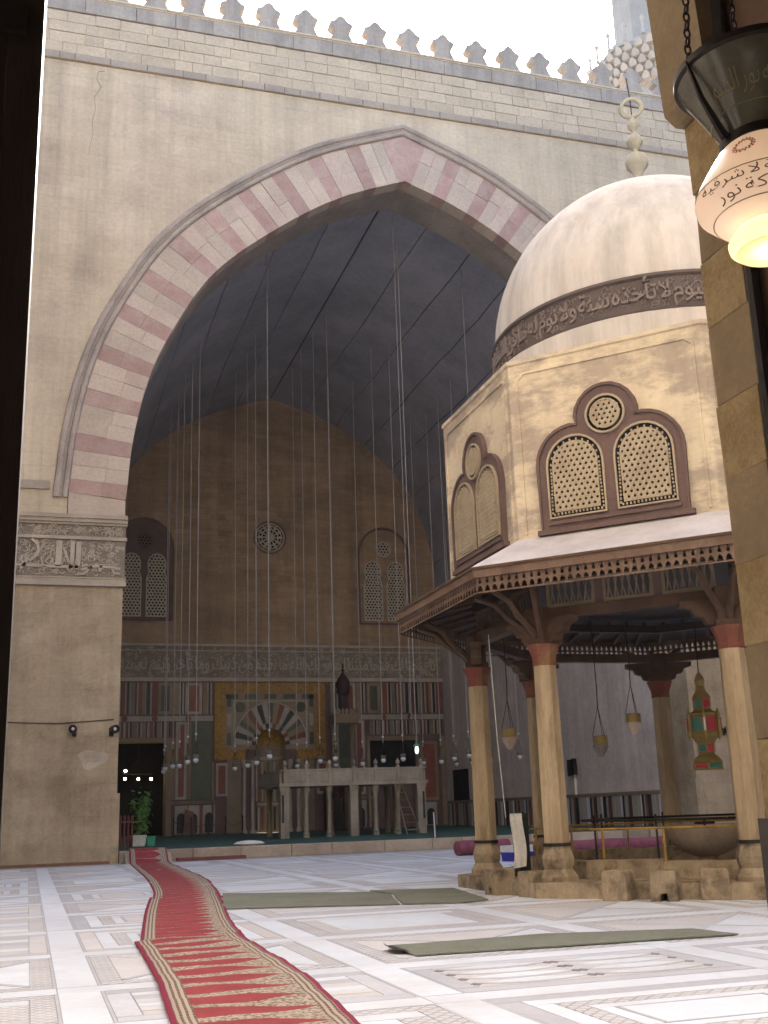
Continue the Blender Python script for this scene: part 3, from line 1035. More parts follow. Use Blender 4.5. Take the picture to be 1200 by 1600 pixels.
# ------------------------------------------------------------------ lettering
AR = {  # letter: (isolated, final, initial, medial); None where the letter does not join onward
    'ا': (0xFE8D, 0xFE8E, None, None), 'أ': (0xFE83, 0xFE84, None, None), 'إ': (0xFE87, 0xFE88, None, None), 'ب': (0xFE8F, 0xFE90, 0xFE91, 0xFE92), 'ت': (0xFE95, 0xFE96, 0xFE97, 0xFE98),
    'ة': (0xFE93, 0xFE94, None, None), 'ح': (0xFEA1, 0xFEA2, 0xFEA3, 0xFEA4), 'خ': (0xFEA5, 0xFEA6, 0xFEA7, 0xFEA8), 'د': (0xFEA9, 0xFEAA, None, None), 'ذ': (0xFEAB, 0xFEAC, None, None),
    'ر': (0xFEAD, 0xFEAE, None, None), 'ز': (0xFEAF, 0xFEB0, None, None), 'س': (0xFEB1, 0xFEB2, 0xFEB3, 0xFEB4), 'ش': (0xFEB5, 0xFEB6, 0xFEB7, 0xFEB8), 'ع': (0xFEC9, 0xFECA, 0xFECB, 0xFECC), 'غ': (0xFECD, 0xFECE, 0xFECF, 0xFED0),
    'ف': (0xFED1, 0xFED2, 0xFED3, 0xFED4), 'ق': (0xFED5, 0xFED6, 0xFED7, 0xFED8), 'ك': (0xFED9, 0xFEDA, 0xFEDB, 0xFEDC), 'ل': (0xFEDD, 0xFEDE, 0xFEDF, 0xFEE0), 'م': (0xFEE1, 0xFEE2, 0xFEE3, 0xFEE4),
    'ن': (0xFEE5, 0xFEE6, 0xFEE7, 0xFEE8), 'ه': (0xFEE9, 0xFEEA, 0xFEEB, 0xFEEC), 'و': (0xFEED, 0xFEEE, None, None), 'ي': (0xFEF1, 0xFEF2, 0xFEF3, 0xFEF4), 'ى': (0xFEEF, 0xFEF0, None, None), 'ء': (0xFE80, None, None, None)}


def shape_ar(txt):
    out = []
    for word in txt.split(' '):
        w_ = []
        i = 0
        prev = False
        while i < len(word):
            c = word[i]
            nx = word[i + 1] if i + 1 < len(word) else ''
            if c == 'ل' and nx in ('ا', 'إ', 'أ'):
                base = {'ا': 0xFEFB, 'أ': 0xFEF7, 'إ': 0xFEF9}[nx]
                w_.append(chr(base + (1 if prev else 0)))
                prev = False
                i += 2
                continue
            f = AR[c]
            joins_next = f[2] is not None and nx != '' and nx != 'ء'
            if prev and joins_next: ch = f[3]
            elif prev: ch = f[1] or f[0]
            elif joins_next: ch = f[2]
            else: ch = f[0]
            w_.append(chr(ch))
            prev = joins_next
            i += 1
        out.append(''.join(reversed(w_)))
    return ' '.join(reversed(out))


def raw_text(txt, res=2, bold=.012):
    c = bpy.data.curves.new('lettering', 'FONT')
    c.body = txt
    c.resolution_u = res
    c.extrude = .05
    c.offset = bold
    o = bpy.data.objects.new('lettering', c)
    COL.objects.link(o)
    me = bpy.data.meshes.new_from_object(o.evaluated_get(bpy.context.evaluated_depsgraph_get()))
    V = [tuple(v.co) for v in me.vertices]
    F = [tuple(p.vertices) for p in me.polygons]
    bpy.data.objects.remove(o)
    bpy.data.curves.remove(c)
    bpy.data.meshes.remove(me)
    return V, F


def words_mb(txt, res=2, gap=.22, bold=.012):
    """one mesh per word, laid right to left; x and y run 0..1 over the whole line, t is 0 or 1"""
    W_ = [raw_text(shape_ar(w_), res, bold) for w_ in txt.split(' ')][::-1]
    y0 = min(v[1] for V, F in W_ for v in V)
    y1 = max(v[1] for V, F in W_ for v in V)
    x = 0.0
    out = []
    for V, F in W_:
        a, b = min(v[0] for v in V), max(v[0] for v in V)
        mb = MB()
        mb.v = [(v[0] - a + x, (v[1] - y0) / (y1 - y0), 0 if v[2] < 0 else 1) for v in V]
        mb.f, mb.m = F, [0] * len(F)
        out.append(mb)
        x += b - a + gap
    for mb in out:
        mb.map(lambda p, q, t: (p / (x - gap), q, t))
    return out


# ------------------------------------------------------------------ back wall of the hall
bw = thing('iwan_back_wall', 'brown plaster end wall of the hall above striped marble panelling', 'wall', (0, YL + .5, 0))
MX = -.1


def notch(z0):
    return [(MX - .78, z0)] + [(MX - .78 * math.cos(PI * i / 12), 4.72 + .78 * 1.12 * math.sin(PI * i / 12)) for i in range(13)] + [(MX + .78, z0)]


DOORN = [(-7.97, -.1), (-7.97, 4.96), (-5.49, 4.96), (-5.49, -.1)]
P = [(-9.75, -.1)] + DOORN + notch(-.1) + [(9.75, -.1)] + [(x + .15, z + .2) for x, z in VPROF] + [(-x - .15, z + .2) for x, z in VPROF[::-1]]
mk('wall', MB().prism(P, lambda a, b, t: (a, t, b), YL, YL + 1), T['backplaster'], bw)


def wp(name, x0, x1, z0, z1, mat, d=.04, back=0.0, ch=0):
    """piece on the end wall, standing d proud"""
    return mk(name, MB().box(x0, x1, YL - d, YL + .02 - back, z0, z1), T[mat], bw)


mk('panelling_ground', MB().prism([(-9.6, .33), (-7.97, .33), (-7.97, 4.96), (-5.49, 4.96), (-5.49, .33)] + notch(.33) + [(9.6, .33), (9.6, 8.05), (-9.6, 8.05)], lambda a, b, t: (a, t, b), YL - .008, YL + .01), T['frame'], bw)
# inscription band
wp('band_ground', -9.6, 9.6, 8.22, 9.86, 'carvedbg', .02)
for z0, z1, d in ((8.02, 8.14, .12), (8.14, 8.22, .08), (9.60, 9.66, .06), (9.86, 9.98, .10)):
    wp('band_moulding', -9.6, 9.6, z0, z1, 'carved', d)
FATH = 'إنا فتحنا لك فتحا مبينا ليغفر لك الله ما تقدم من ذنبك وما تأخر ويتم نعمته عليك'
for tm in words_mb(FATH):
    tm.map(lambda x, y, t: (-9.4 + 18.8 * x, YL - .02 - .05 * t, 8.27 + 1.28 * y))
    mk('band_word', tm, T['carved'], bw)
mb = MB()
rr = random.Random(9)
for k in range(520):
    x, z = rr.uniform(-9.5, 9.5), rr.uniform(8.3, 9.8)
    r_ = rr.uniform(.06, .12)
    a0, da = rr.uniform(0, 6.28), rr.uniform(2.5, 5) * rr.choice((-1, 1))
    mb.tube([(x + r_ * (1 - .5 * i / 5) * math.cos(a0 + da * i / 5), YL - .03, z + r_ * (1 - .5 * i / 5) * math.sin(a0 + da * i / 5)) for i in range(6)], .018, 4)
tag(mk('band_scrollwork', mb, T['grilledim'], bw), kind='stuff')


# rows of vertical strips
def strips(x0, x1, z0, z1, pat, rs):
    q = random.Random(rs)
    x = x0
    k = 0
    while x < x1 - .05:
        mt, w_ = pat[k % len(pat)]
        w_ *= q.uniform(.6, .85)
        w_ = min(w_, x1 - x)
        wp('marble_strip', x + .008, x + w_ - .008, z0, z1, mt, .03 + .012 * (k % 3))
        x += w_
        k += 1


PAT = [('white', .12), ('porph', .34), ('white', .1), ('black', .18), ('white', .12), ('tan', .30), ('black', .1), ('white', .14), ('porph', .22), ('tan', .2), ('white', .1), ('black', .24)]
PAT2 = [('tan', .3), ('white', .1), ('black', .14), ('white', .12), ('tan', .22), ('black', .1), ('white', .16), ('porph', .2), ('white', .1), ('black', .16)]
wp_frame = lambda x0, x1, z0, z1, e, mat, d: [wp('panel_frame', x0, x1, z0, z0 + e, mat, d), wp('panel_frame', x0, x1, z1 - e, z1, mat, d), wp('panel_frame', x0, x0 + e, z0 + e, z1 - e, mat, d), wp('panel_frame', x1 - e, x1, z0 + e, z1 - e, mat, d)]


def framed(x0, x1, z0, z1, frame, fill, e=.1):
    wp_frame(x0, x1, z0, z1, e, frame, .055)
    wp('panel_slab', x0 + e, x1 - e, z0 + e, z1 - e, fill, .03)


# upper row z 6.32..7.98
for s in (-1, 1):
    f = lambda a, b: (min(s * a, s * b), max(s * a, s * b))
    strips(*f(9.5, 6.0), 6.34, 7.96, PAT, 11 + s)
    framed(*f(5.95, 5.2), 6.34, 7.96, 'tan', 'green', .16)
    strips(*f(5.15, 4.6), 6.34, 7.96, PAT2, 21 + s)
    framed(*f(4.55, 3.7), 6.34, 7.96, 'white', 'porph', .14)
    strips(*f(3.65, 3.15), 6.34, 7.96, PAT2, 31 + s)
    # white band with roundels
    wp('white_band', *f(9.55, 3.12), 6.0, 6.26, 'white', .07)
    for xx in (7.6, 6.1, 4.4):
        mb = MB().lathe([(.15, 0), (.15, .1)], 12)
        mb.map(lambda a, b, c: (s * xx + a, YL - .08 + c * .5 - .02, 6.13 + b))
        mk('roundel', mb, T['porph'], bw)
    # lower row
    strips(*f(9.5, 5.3), 5.2, 5.95, PAT2, 41 + s)
    # tall panels
    framed(*f(5.0, 4.45), 2.1, 5.95, 'white', 'porph', .13)
    strips(*f(5.3, 5.02), 2.1, 5.15, [('tan', .28)], 3)
    strips(*f(4.43, 4.22), 2.1, 5.95, [('tan', .2)], 3)
    wp('green_slab', *f(4.2, 3.2), 2.05, 5.95, 'green', .035)
    wp('side_slab', *f(3.17, 3.06), .4, 3.9, 'tan', .05)
    wp('panel_moulding', *f(5.4, 3.0), 1.86, 2.02, 'tan', .10)
    framed(*f(2.95, 2.35), 2.2, 3.85, 'white', 'porph', .12)
    # little arched niches low down
    for xx in (4.7, 4.05, 3.3):
        wn = .42 if xx != 4.05 else .34
        wp('niche_panel', s * xx - wn / 2 - .1, s * xx + wn / 2 + .1, .42, 1.8, 'white', .05)
        poly = [(-wn / 2, .45), (wn / 2, .45), (wn / 2, 1.2)] + [(wn / 2 * math.cos(PI * i / 8), 1.2 + wn / 2 * 1.1 * math.sin(PI * i / 8)) for i in range(1, 8)] + [(-wn / 2, 1.2)]
        mk('niche_slab', MB().prism([(s * xx + a, b) for a, b in poly], lambda a, b, t: (a, t, b), YL - .07, YL), T['black'], bw)
    strips(*f(4.45, 4.28), .42, 1.8, [('tan', .2)], 2)
    strips(*f(3.8, 3.58), .42, 1.8, [('porph', .2)], 2)
# left doorway and its frame
wp('door_frame', -8.15, -5.3, 4.97, 5.17, 'tan', .16)
wp('door_frame', -5.48, -5.22, .33, 4.96, 'tan', .16)
wp('door_frame', -8.2, -7.98, .33, 4.96, 'tan', .16)
rm = MB()
rm.box(-9.0, -4.6, YL + 6, YL + 6.2, 0, 6).box(-9.2, -9.0, YL + 1, YL + 6, 0, 6).box(-4.6, -4.4, YL + 1, YL + 6, 0, 6).box(-9.2, -4.4, YL + 1, YL + 6.2, 6, 6.2).box(-9.2, -4.4, YL, YL + 6.2, .1, .33)
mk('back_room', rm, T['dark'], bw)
ch = thing('chandelier', 'small chandelier with lit bulbs in the dark room behind the left doorway', 'chandelier', (-6.65, 27, 3.4))
mk('hoop', MB().tube([(.75 * math.cos(2 * PI * i / 16), .5 * math.sin(2 * PI * i / 16), .1) for i in range(17)], .02, 5), T['iron'], ch, loc=(0, 0, 0))
mk('chain', MB().tube([(0, 0, .1), (0, 0, 2.4)], .012, 4).tube([(-.75, 0, .1), (0, 0, .8), (.75, 0, .1)], .01, 4), T['iron'], ch, loc=(0, 0, 0))
T['bulb'] = emit('lit bulb', (1.0, .72, .38), 14)
for (x, z) in ((-7.28, 3.66), (-6.62, 3.25), (-7.3, 3.27), (-5.96, 3.23)):
    mk('bulb', MB().ball((x + 6.65, -.05, z - 3.4), .07, 8, 6), T['bulb'], ch, loc=(0, 0, 0), smooth=True)
# right window
wp('window_frame', 5.1, 8.0, 4.88, 5.1, 'tan', .16)
wp('window_frame', 5.1, 5.25, .4, 4.87, 'tan', .14)
wp('window_frame', 7.85, 8.0, .4, 4.87, 'tan', .14)
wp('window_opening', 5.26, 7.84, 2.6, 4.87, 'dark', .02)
framed(8.15, 9.1, 1.7, 4.8, 'tan', 'porph', .14)
wp('corner_strip', 9.3, 9.55, .4, 5.1, 'tan', .05)
for xx in (8.6,):
    wp('niche_panel', xx - .35, xx + .35, .42, 1.6, 'white', .05)
    poly = [(-.22, .45), (.22, .45), (.22, 1.05)] + [(.22 * math.cos(PI * i / 8), 1.05 + .24 * math.sin(PI * i / 8)) for i in range(1, 8)] + [(-.22, 1.05)]
    mk('niche_slab', MB().prism([(xx + a, b) for a, b in poly], lambda a, b, t: (a, t, b), YL - .07, YL), T['black'], bw)


# ------------------------------------------------------------------ stucco windows high on the end wall
def kagome(inside, x0, x1, z0, z1, pitch, bw_, y):
    """three families of bars clipped to inside(x,z)"""
    mb = MB()
    for k in range(3):
        a = PI * k / 3
        dx, dz = math.cos(a), math.sin(a)
        nx, nz = -dz, dx
        cx, cz = (x0 + x1) / 2, (z0 + z1) / 2
        Rr = math.hypot(x1 - x0, z1 - z0) / 2 + pitch
        o = -math.ceil(Rr / pitch) * pitch + pitch * .5
        while o < Rr:
            N = int(2 * Rr / (pitch * .25))
            run = None
            for i in range(N + 1):
                t = -Rr + 2 * Rr * i / N
                px, pz = cx + nx * o + dx * t, cz + nz * o + dz * t
                ins = inside(px, pz)
                if ins and run is None:
                    run = (px, pz)
                if (not ins or i == N) and run is not None:
                    if math.hypot(px - run[0], pz - run[1]) > pitch * .3:
                        yy = y + .004 * k
                        mb.bar((run[0], yy, run[1]), (px, yy, pz), .02, bw_, (-(pz - run[1]), 0, px - run[0]))
                    run = None
            o += pitch
    return mb


def arch_poly(cx, hw, z0, zs, n=8, hs=0.0):
    """round or slightly horseshoe headed outline"""
    r_ = hw + hs
    return [(cx - hw, z0), (cx + hw, z0), (cx + hw, zs - hs)] + [(cx + r_ * math.cos(PI * i / n), zs + r_ * 1.12 * math.sin(PI * i / n)) for i in range(0, n + 1)] + [(cx - hw, zs - hs)]


def outline(mb, poly, wd, y0, y1):
    """flat frame following a closed outline (outwards by wd)"""
    n = len(poly)
    cx = sum(p[0] for p in poly) / n; cz = sum(p[1] for p in poly) / n
    out = []
    for i in range(n):
        a, b = poly[i - 1], poly[(i + 1) % n]
        tx, tz = b[0] - a[0], b[1] - a[1]
        L_ = math.hypot(tx, tz) or 1
        nx, nz = tz / L_, -tx / L_
        out.append((poly[i][0] + nx * wd, poly[i][1] + nz * wd))
    for i in range(n):
        j = (i + 1) % n
        mb.prism([poly[i], poly[j], out[j], out[i]], lambda a, b, t: (a, t, b), y0, y1)


for s in (-1, 1):
    cx = -6.8 if s < 0 else 6.4
    wi = thing('lancet_window', ('pair of stucco lancet windows high on the end wall, beside the left pier' if s < 0 else 'pair of stucco lancet windows high on the end wall, beside the domed fountain'), 'window', (cx, YL, 11.2), group='lancet windows of the end wall')
    # recessed arch surround
    mb = MB()
    outline(mb, arch_poly(cx, 1.42, 11.25, 15.0, 12), .13, YL - .10, YL + .05)
    mk('arch_surround', mb, T['frame'], wi)
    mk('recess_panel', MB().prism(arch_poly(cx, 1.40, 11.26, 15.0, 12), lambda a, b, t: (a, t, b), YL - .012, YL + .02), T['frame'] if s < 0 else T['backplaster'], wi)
    for e in (-.66, .66):
        x0 = cx + e
        poly = arch_poly(x0, .46, 11.4, 13.6, 8, .0)
        poly = [(x0 - .48, 11.4), (x0 + .48, 11.4), (x0 + .48, 13.4), (x0 + .36, 13.75)] + [(x0 + .43 * math.cos(PI * i / 8 * 1.15 - .23), 14.15 + .55 * math.sin(PI * i / 8 * 1.15 - .23)) for i in range(0, 9)] + [(x0 - .36, 13.75), (x0 - .48, 13.4)]
        mk('opening', MB().prism(poly, lambda a, b, t: (a, t, b), YL - .03, YL), T['dark'], wi)
        mb = MB()
        outline(mb, poly, .07, YL - .09, YL)
        mk('window_frame', mb, T['grilledim'], wi)
        mb = kagome(lambda a, b: (abs(a - x0) < .47 and 11.42 < b < 13.45) or (math.hypot(a - x0, (b - 14.12) / 1.25) < .42) or (abs(a - x0) < .37 and 13.4 < b < 13.9), x0 - .5, x0 + .5, 11.4, 14.7, .155, .055, YL - .06)
        mk('grille', mb, T['grilledim'], wi)
    mb = MB().lathe([(.46, 0), (.46, .08), (.36, .08), (.36, 0)], 16, cap=False).map(lambda a, b, c: (cx + a, YL - .1 + c, 15.45 + b))
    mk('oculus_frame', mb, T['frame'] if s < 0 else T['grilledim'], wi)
    mk('oculus_opening', MB().lathe([(.36, 0), (.36, .01)], 16).map(lambda a, b, c: (cx + a, YL - .03 + c, 15.45 + b)), T['dark'], wi)
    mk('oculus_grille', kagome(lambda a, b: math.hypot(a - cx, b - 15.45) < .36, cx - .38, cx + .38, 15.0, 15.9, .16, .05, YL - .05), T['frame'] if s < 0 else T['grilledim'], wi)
bu = thing('rose_window', 'round stucco rose window above the prayer niche', 'window', (-.08, YL, 15.0))
c0 = (-.08, 15.88)
mk('opening', MB().lathe([(.80, 0), (.80, .02)], 28).map(lambda a, b, c: (c0[0] + a, YL - .03 + c, c0[1] + b)), T['dark'], bu)
mk('window_frame', MB().lathe([(.92, 0), (.92, .10), (.80, .12), (.80, 0)], 28, cap=False).map(lambda a, b, c: (c0[0] + a, YL - .1 + c * .9, c0[1] + b)), T['frame'], bu)
mb = MB()
for k in range(6):
    a = PI * k / 6
    mb.bar((c0[0] - .8 * math.cos(a), YL - .06, c0[1] - .8 * math.sin(a)), (c0[0] + .8 * math.cos(a), YL - .06 - .003 * k, c0[1] + .8 * math.sin(a)), .02, .07, (-math.sin(a), 0, math.cos(a)))
for r_ in (.22, .45, .64, .77):
    n = 20
    pts = [(c0[0] + r_ * math.cos(2 * PI * i / n), YL - .075, c0[1] + r_ * math.sin(2 * PI * i / n)) for i in range(n + 1)]
    mb.tube(pts, .035, 4)
for k in range(12):
    a = PI * (k + .5) / 6
    px, pz = c0[0] + .55 * math.cos(a), c0[1] + .55 * math.sin(a)
    mb.tube([(px + .1 * math.cos(t), YL - .07, pz + .1 * math.sin(t)) for t in [2 * PI * i / 8 for i in range(9)]], .028, 4)
mk('tracery', mb, T['grilledim'], bu)

# ------------------------------------------------------------------ mihrab
mi = thing('mihrab', 'prayer niche in a gold mosaic frame with fanned marble arch', 'mihrab', (-.1, YL, .33))


def mp_(name, x0, x1, z0, z1, mat, d):
    return mk(name, MB().box(MX + x0, MX + x1, YL - d, YL + .02, z0, z1), T[mat], mi)


mp_('gold_frame', -2.95, 2.95, 7.45, 7.95, 'gold', .09)
mp_('gold_frame', -2.95, -2.38, 4.0, 7.45, 'gold', .09)
mp_('gold_frame', 2.38, 2.95, 4.0, 7.45, 'gold', .09)
mp_('gold_foot', -2.38, -1.35, 4.0, 4.5, 'gold', .085)
mp_('gold_foot', 1.35, 2.38, 4.0, 4.5, 'gold', .085)
mk('spandrel', MB().prism([(MX - 2.38, 4.5)] + notch(4.5) + [(MX + 2.38, 4.5), (MX + 2.38, 7.45), (MX - 2.38, 7.45)], lambda a, b, t: (a, t, b), YL - .05, YL), T['tan'], mi)
for k in range(5):
    x = -2.05 + k * 1.02
    mp_('green_block', x - .32, x + .32, 7.12, 7.36, 'green', .075)
for s in (-1, 1):
    for k in range(3):
        z = 4.75 + k * .98
        x0, x1 = sorted((s * 2.08, s * 2.3))
        mp_('green_block', x0, x1, z, z + .62, ('green', 'white', 'green')[k], .075)
    mb = MB().lathe([(.27, 0), (.27, .03)], 16).map(lambda a, b, c: (MX + s * 1.62 + a, YL - .09 + c, 6.68 + b))
    mk('roundel', mb, T['green'], mi)
mb = MB()
for (x0, x1, z0, z1) in ((-1.98, 1.98, 6.98, 7.04), (-1.98, -1.92, 4.6, 6.98), (1.92, 1.98, 4.6, 6.98)):
    mb.box(MX + x0, MX + x1, YL - .08, YL, z0, z1)
mk('inner_fillet', mb, T['white'], mi)


def fan(r0, r1, zc, n, cols, d, nm, kz=1.12):
    for k in range(n):
        a0, a1 = PI * k / n + .012, PI * (k + 1) / n - .012
        poly = [(MX + r_ * math.cos(a), zc + r_ * kz * math.sin(a)) for r_, a in ((r0, a0), (r1, a0), (r1, (a0 + a1) / 2), (r1, a1), (r0, a1), (r0, (a0 + a1) / 2))]
        mk(nm, MB().prism(poly, lambda a, b, t: (a, t, b), YL - d, YL), T[cols[k % len(cols)]], mi)


fan(1.02, 1.92, 4.75, 19, ('white', 'porph', 'tan', 'green', 'white', 'black'), .075, 'arch_stone')
fan(.78, 1.0, 4.72, 15, ('black', 'white', 'porph', 'white'), .13, 'inner_arch_stone')
mb = MB()
pts = [(MX + 1.95 * math.cos(PI * i / 20), YL - .09, 4.75 + 1.95 * 1.12 * math.sin(PI * i / 20)) for i in range(21)]
mb.tube(pts, .04, 5)
mk('arch_fillet', mb, T['white'], mi)
# the niche itself, hollow: half cylinder and half dome set in front plane
mb = MB()
n = 14
for i in range(n):
    a0, a1 = PI * i / n, PI * (i + 1) / n
    p = [(MX + .78 * math.cos(a), YL + .02 + .72 * math.sin(a)) for a in (a0, a1)]
    mb.add([(p[0][0], p[0][1], .33), (p[1][0], p[1][1], .33), (p[1][0], p[1][1], 4.72), (p[0][0], p[0][1], 4.72)], [(0, 1, 2, 3)])
mk('niche_wall', mb, T['tan'], mi)
mb = MB()
for i in range(n):
    for j in range(6):
        q = []
        for (a, b) in ((i, j), (i + 1, j), (i + 1, j + 1), (i, j + 1)):
            th, ph = PI * a / n, PI / 2 * b / 6
            q.append((MX + .78 * math.cos(th) * math.cos(ph), YL + .02 + .72 * math.sin(th) * math.cos(ph), 4.72 + .78 * 1.12 * math.sin(ph)))
        mb.add(q, [(0, 1, 2, 3)])
mk('niche_hood', mb, T['gold'], mi)
for k in range(7):
    a = PI * (k + .5) / 7
    x, y = MX + .74 * math.cos(a), YL + .02 + .68 * math.sin(a)
    mk('niche_strip', MB().box(x - .05, x + .05, y - .02, y + .02, 1.9, 3.9), T[('white', 'porph', 'white', 'green')[k % 4]], mi)
    mk('niche_strip', MB().box(x - .05, x + .05, y - .02, y + .02, .45, 1.6), T[('porph', 'white', 'black', 'white')[k % 4]], mi)
for r_, z0, z1 in ((.72, 1.68, 1.82), (.72, 4.0, 4.16)):
    mb = MB()
    for i in range(n + 1):
        a = PI * i / n
        mb.v += [(MX + r_ * math.cos(a), YL + .02 + (r_ - .06) * math.sin(a), z0), (MX + r_ * math.cos(a), YL + .02 + (r_ - .06) * math.sin(a), z1)]
    mb.f = [(2 * i, 2 * i + 2, 2 * i + 3, 2 * i + 1) for i in range(n)]
    mb.m = [0] * n
    mk('niche_band', mb, T['white'], mi)
mp_('lower_wall', -2.3, -1.55, .4, 4.0, 'tan', .03)
mp_('lower_wall', 1.55, 2.3, .4, 4.0, 'tan', .03)
colp = MB().lathe([(.16, 0), (.16, .12), (.11, .2), (.10, .3), (.095, 3.2), (.10, 3.26), (.13, 3.3), (.17, 3.5), (.17, 3.66)], 10).mesh('column', T['white'], True)
for x in (-1.42, -.98, .98, 1.42):
    link('column', colp, mi, loc=(x, -.14, 0))

# ------------------------------------------------------------------ minbar (pulpit), right of the mihrab
mn = thing('minbar', 'dark carved pulpit with bulbous finial canopy, right of the prayer niche', 'pulpit', (3.0, 21.2, .335))
mb = MB().box(-.5, .5, -2.6, 1.2, 0, 2.2)
mk('stair_flank', MB().prism([(-2.6, 0), (1.3, 0), (1.3, 3.0), (.4, 3.0), (-2.3, .9), (-2.6, .9)], lambda a, b, t: (t, a, b), -.5, .5), T['darkwood'], mn, loc=(0, 1.2, 0))
for sx in (-1, 1):
    for sy in (-1, 1):
        mk('canopy_post', MB().lathe([(.09, 0), (.09, .15), (.065, .2), (.065, 2.0), (.10, 2.15)], 8), T['tan'], mn, loc=(sx * .46, sy * .42, 3.0))
mk('canopy_slab', MB().box(-.62, .62, -.6, .6, 5.2, 5.42).box(-.68, .68, -.66, .66, 5.42, 5.62), T['tan'], mn, loc=(0, 0, 0))
tooth = MB().prism([(-.08, 0), (.08, 0), (.06, .12), (.09, .18), (0, .32), (-.09, .18), (-.06, .12)], lambda a, b, t: (a, t, b), -.03, .03).mesh('canopy_crest', T['tan'])
for k in range(7):
    link('canopy_crest', tooth, mn, loc=(-.6 + k * .2, -.62, 5.62))
mk('lantern_stage', MB().lathe([(.36, 5.6), (.30, 5.75), (.26, 6.2), (.25, 6.6), (.33, 6.72), (.36, 6.85)], 8), T['darkwood'], mn, loc=(0, 0, 0))
mk('bulb_finial', MB().lathe([(.30, 6.85), (.36, 7.05), (.37, 7.2), (.30, 7.42), (.16, 7.62), (.06, 7.75), (.05, 7.85), (.09, 7.9), (.05, 7.97), (.03, 8.0), (.06, 8.06), (.001, 8.3)], 12), T['darkwood'], mn, smooth=True, loc=(0, 0, 0))
mk('door_panel', MB().box(-.42, .42, -1.45, -1.38, .1, 2.1), T['wood'], mn, loc=(0, 0, 0))
for k in range(4):
    mk('handrail_baluster', MB().lathe([(.035, 0), (.05, .25), (.03, .5), (.05, .55)], 6), T['wood'], mn, loc=(-.5, -1.0 + k * .6, 1.0 + k * .5))

T['tribune'] = add_streaks(pm('weathered tribune marble', (.34, .30, .245), (.27, .24, .195), 1.5, rough=.6, bump=.2, rand=.1, stain=(.18, .155, .12), samt=.5, sscale=1.3), .2, 4, .5)
# ------------------------------------------------------------------ dikka (marble tribune)
DY = 8.0
dk = thing('tribune', 'pale marble tribune raised on columns and piers before the prayer niche', 'tribune', (-.2, DY + 2.2, .335))
DX = [-2.92, -2.08, -1.19, -.24, .64, 1.53, 2.46]
mk('deck', MB().box(-3.08, 2.66, DY - .02, DY + 4.2, 2.22, 2.32), T['platform'], dk)
mk('deck_edge', MB().box(-3.14, 2.72, DY - .09, DY - .02, 2.2, 2.33), T['tribune'], dk)
for a, b in zip(DX, DX[1:]):
    mk('parapet_panel', MB().box(a + .05, b - .05, DY - .03, DY + .06, 2.34, 2.76).box(a + .14, b - .14, DY - .045, DY, 2.42, 2.68), T['tribune'], dk)
mk('parapet_cap', MB().box(-3.1, 2.68, DY - .06, DY + .09, 2.765, 2.83), T['tribune'], dk)
for i, x in enumerate(DX):
    mk('parapet_post', MB().box(x - .06, x + .06, DY - .07, DY + .1, 2.33, 2.9), T['tribune'], dk)
    mk('finial_knob', MB().lathe([(.05, 0), (.04, .04), (.085, .12), (.075, .18), (.03, .24), (.001, .3)], 8), T['tribune'], dk, smooth=True, loc=(x + .2, -2.2, 2.55))
cw = MB().lathe([(.125, 0), (.125, .08), (.10, .1), (.13, .16), (.09, .22), (.085, .3), (.08, 1.42), (.095, 1.45), (.08, 1.48), (.10, 1.56), (.14, 1.7), (.15, 1.72), (.15, 1.86)], 10).mesh('column', T['tribune'], True)
cw2 = cw.copy()
for i, x in enumerate(DX):
    if i in (0, 3, 6):
        wv = .15 if i == 3 else .16
        mk('pier', MB().box(x - wv, x + wv, DY, DY + .32, .335, 2.06).box(x - wv - .03, x + wv + .03, DY - .03, DY + .35, 2.06, 2.2), T['tribune'], dk)
        if i in (0, 6):
            mk('inlay_strip', MB().box(x + (-.12 if i == 0 else .04), x + (-.04 if i == 0 else .12), DY - .012, DY + .01, .9, 1.9), T['black'], dk)
    else:
        link('column', cw, dk, loc=(x + .2, -2.05, 0))
for x in (-2.6, -1.55, -.55, .5, 1.3, 2.1):
    mk('rear_column', MB().lathe([(.11, 0), (.09, .2), (.08, 1.5), (.13, 1.86)], 8), T['tan'], dk, smooth=True, loc=(x + .2, .1, 0))
for x in (-2.7, -.24, 2.3):
    mk('rear_column', MB().lathe([(.13, 0), (.11, .2), (.10, 1.5), (.15, 1.86)], 8), T['tan'], dk, smooth=True, loc=(x + .2, 1.8, 0))
mk('side_parapet', MB().box(-3.1, -3.0, DY + .1, DY + 4.2, 2.33, 2.8), T['tribune'], dk)
mk('side_parapet', MB().box(2.58, 2.68, DY + .1, DY + 4.2, 2.33, 2.8), T['tribune'], dk)
mb = MB()
for k in range(12):
    mb.lathe([(.03, 2.32), (.05, 2.5), (.03, 2.8), (.055, 2.88), (.001, 3.0)], 6, (-2.85 + k * .48, DY + 4.15, 0))
mk('rear_balustrade', mb, T['wood'], dk)
# ladder
ld = thing('ladder', 'thin wooden ladder leaning against the tribune', 'ladder', (1.9, DY - .35, .335))
mk('rail', MB().bar((2.12, DY - .75, .34), (1.62, DY + .0, 2.3), .035), T['tan'], ld)
mk('rail', MB().bar((1.62, DY - .62, .34), (1.35, DY + .0, 2.3), .035), T['tan'], ld)
for k in range(7):
    t = .08 + k * .14
    a = Vector((2.12, DY - .75, .34)).lerp(Vector((1.62, DY, 2.3)), t)
    b = Vector((1.62, DY - .62, .34)).lerp(Vector((1.35, DY, 2.3)), t)
    mk('rung', MB().bar(a, b, .025), T['tan'], ld)
tag(mk('white_pole', MB().tube([(.42, .9, .33), (.40, .9, 1.12)], .022, 6), T['paper']), 'short white pole standing at the platform edge, right of the ladder', 'pole')

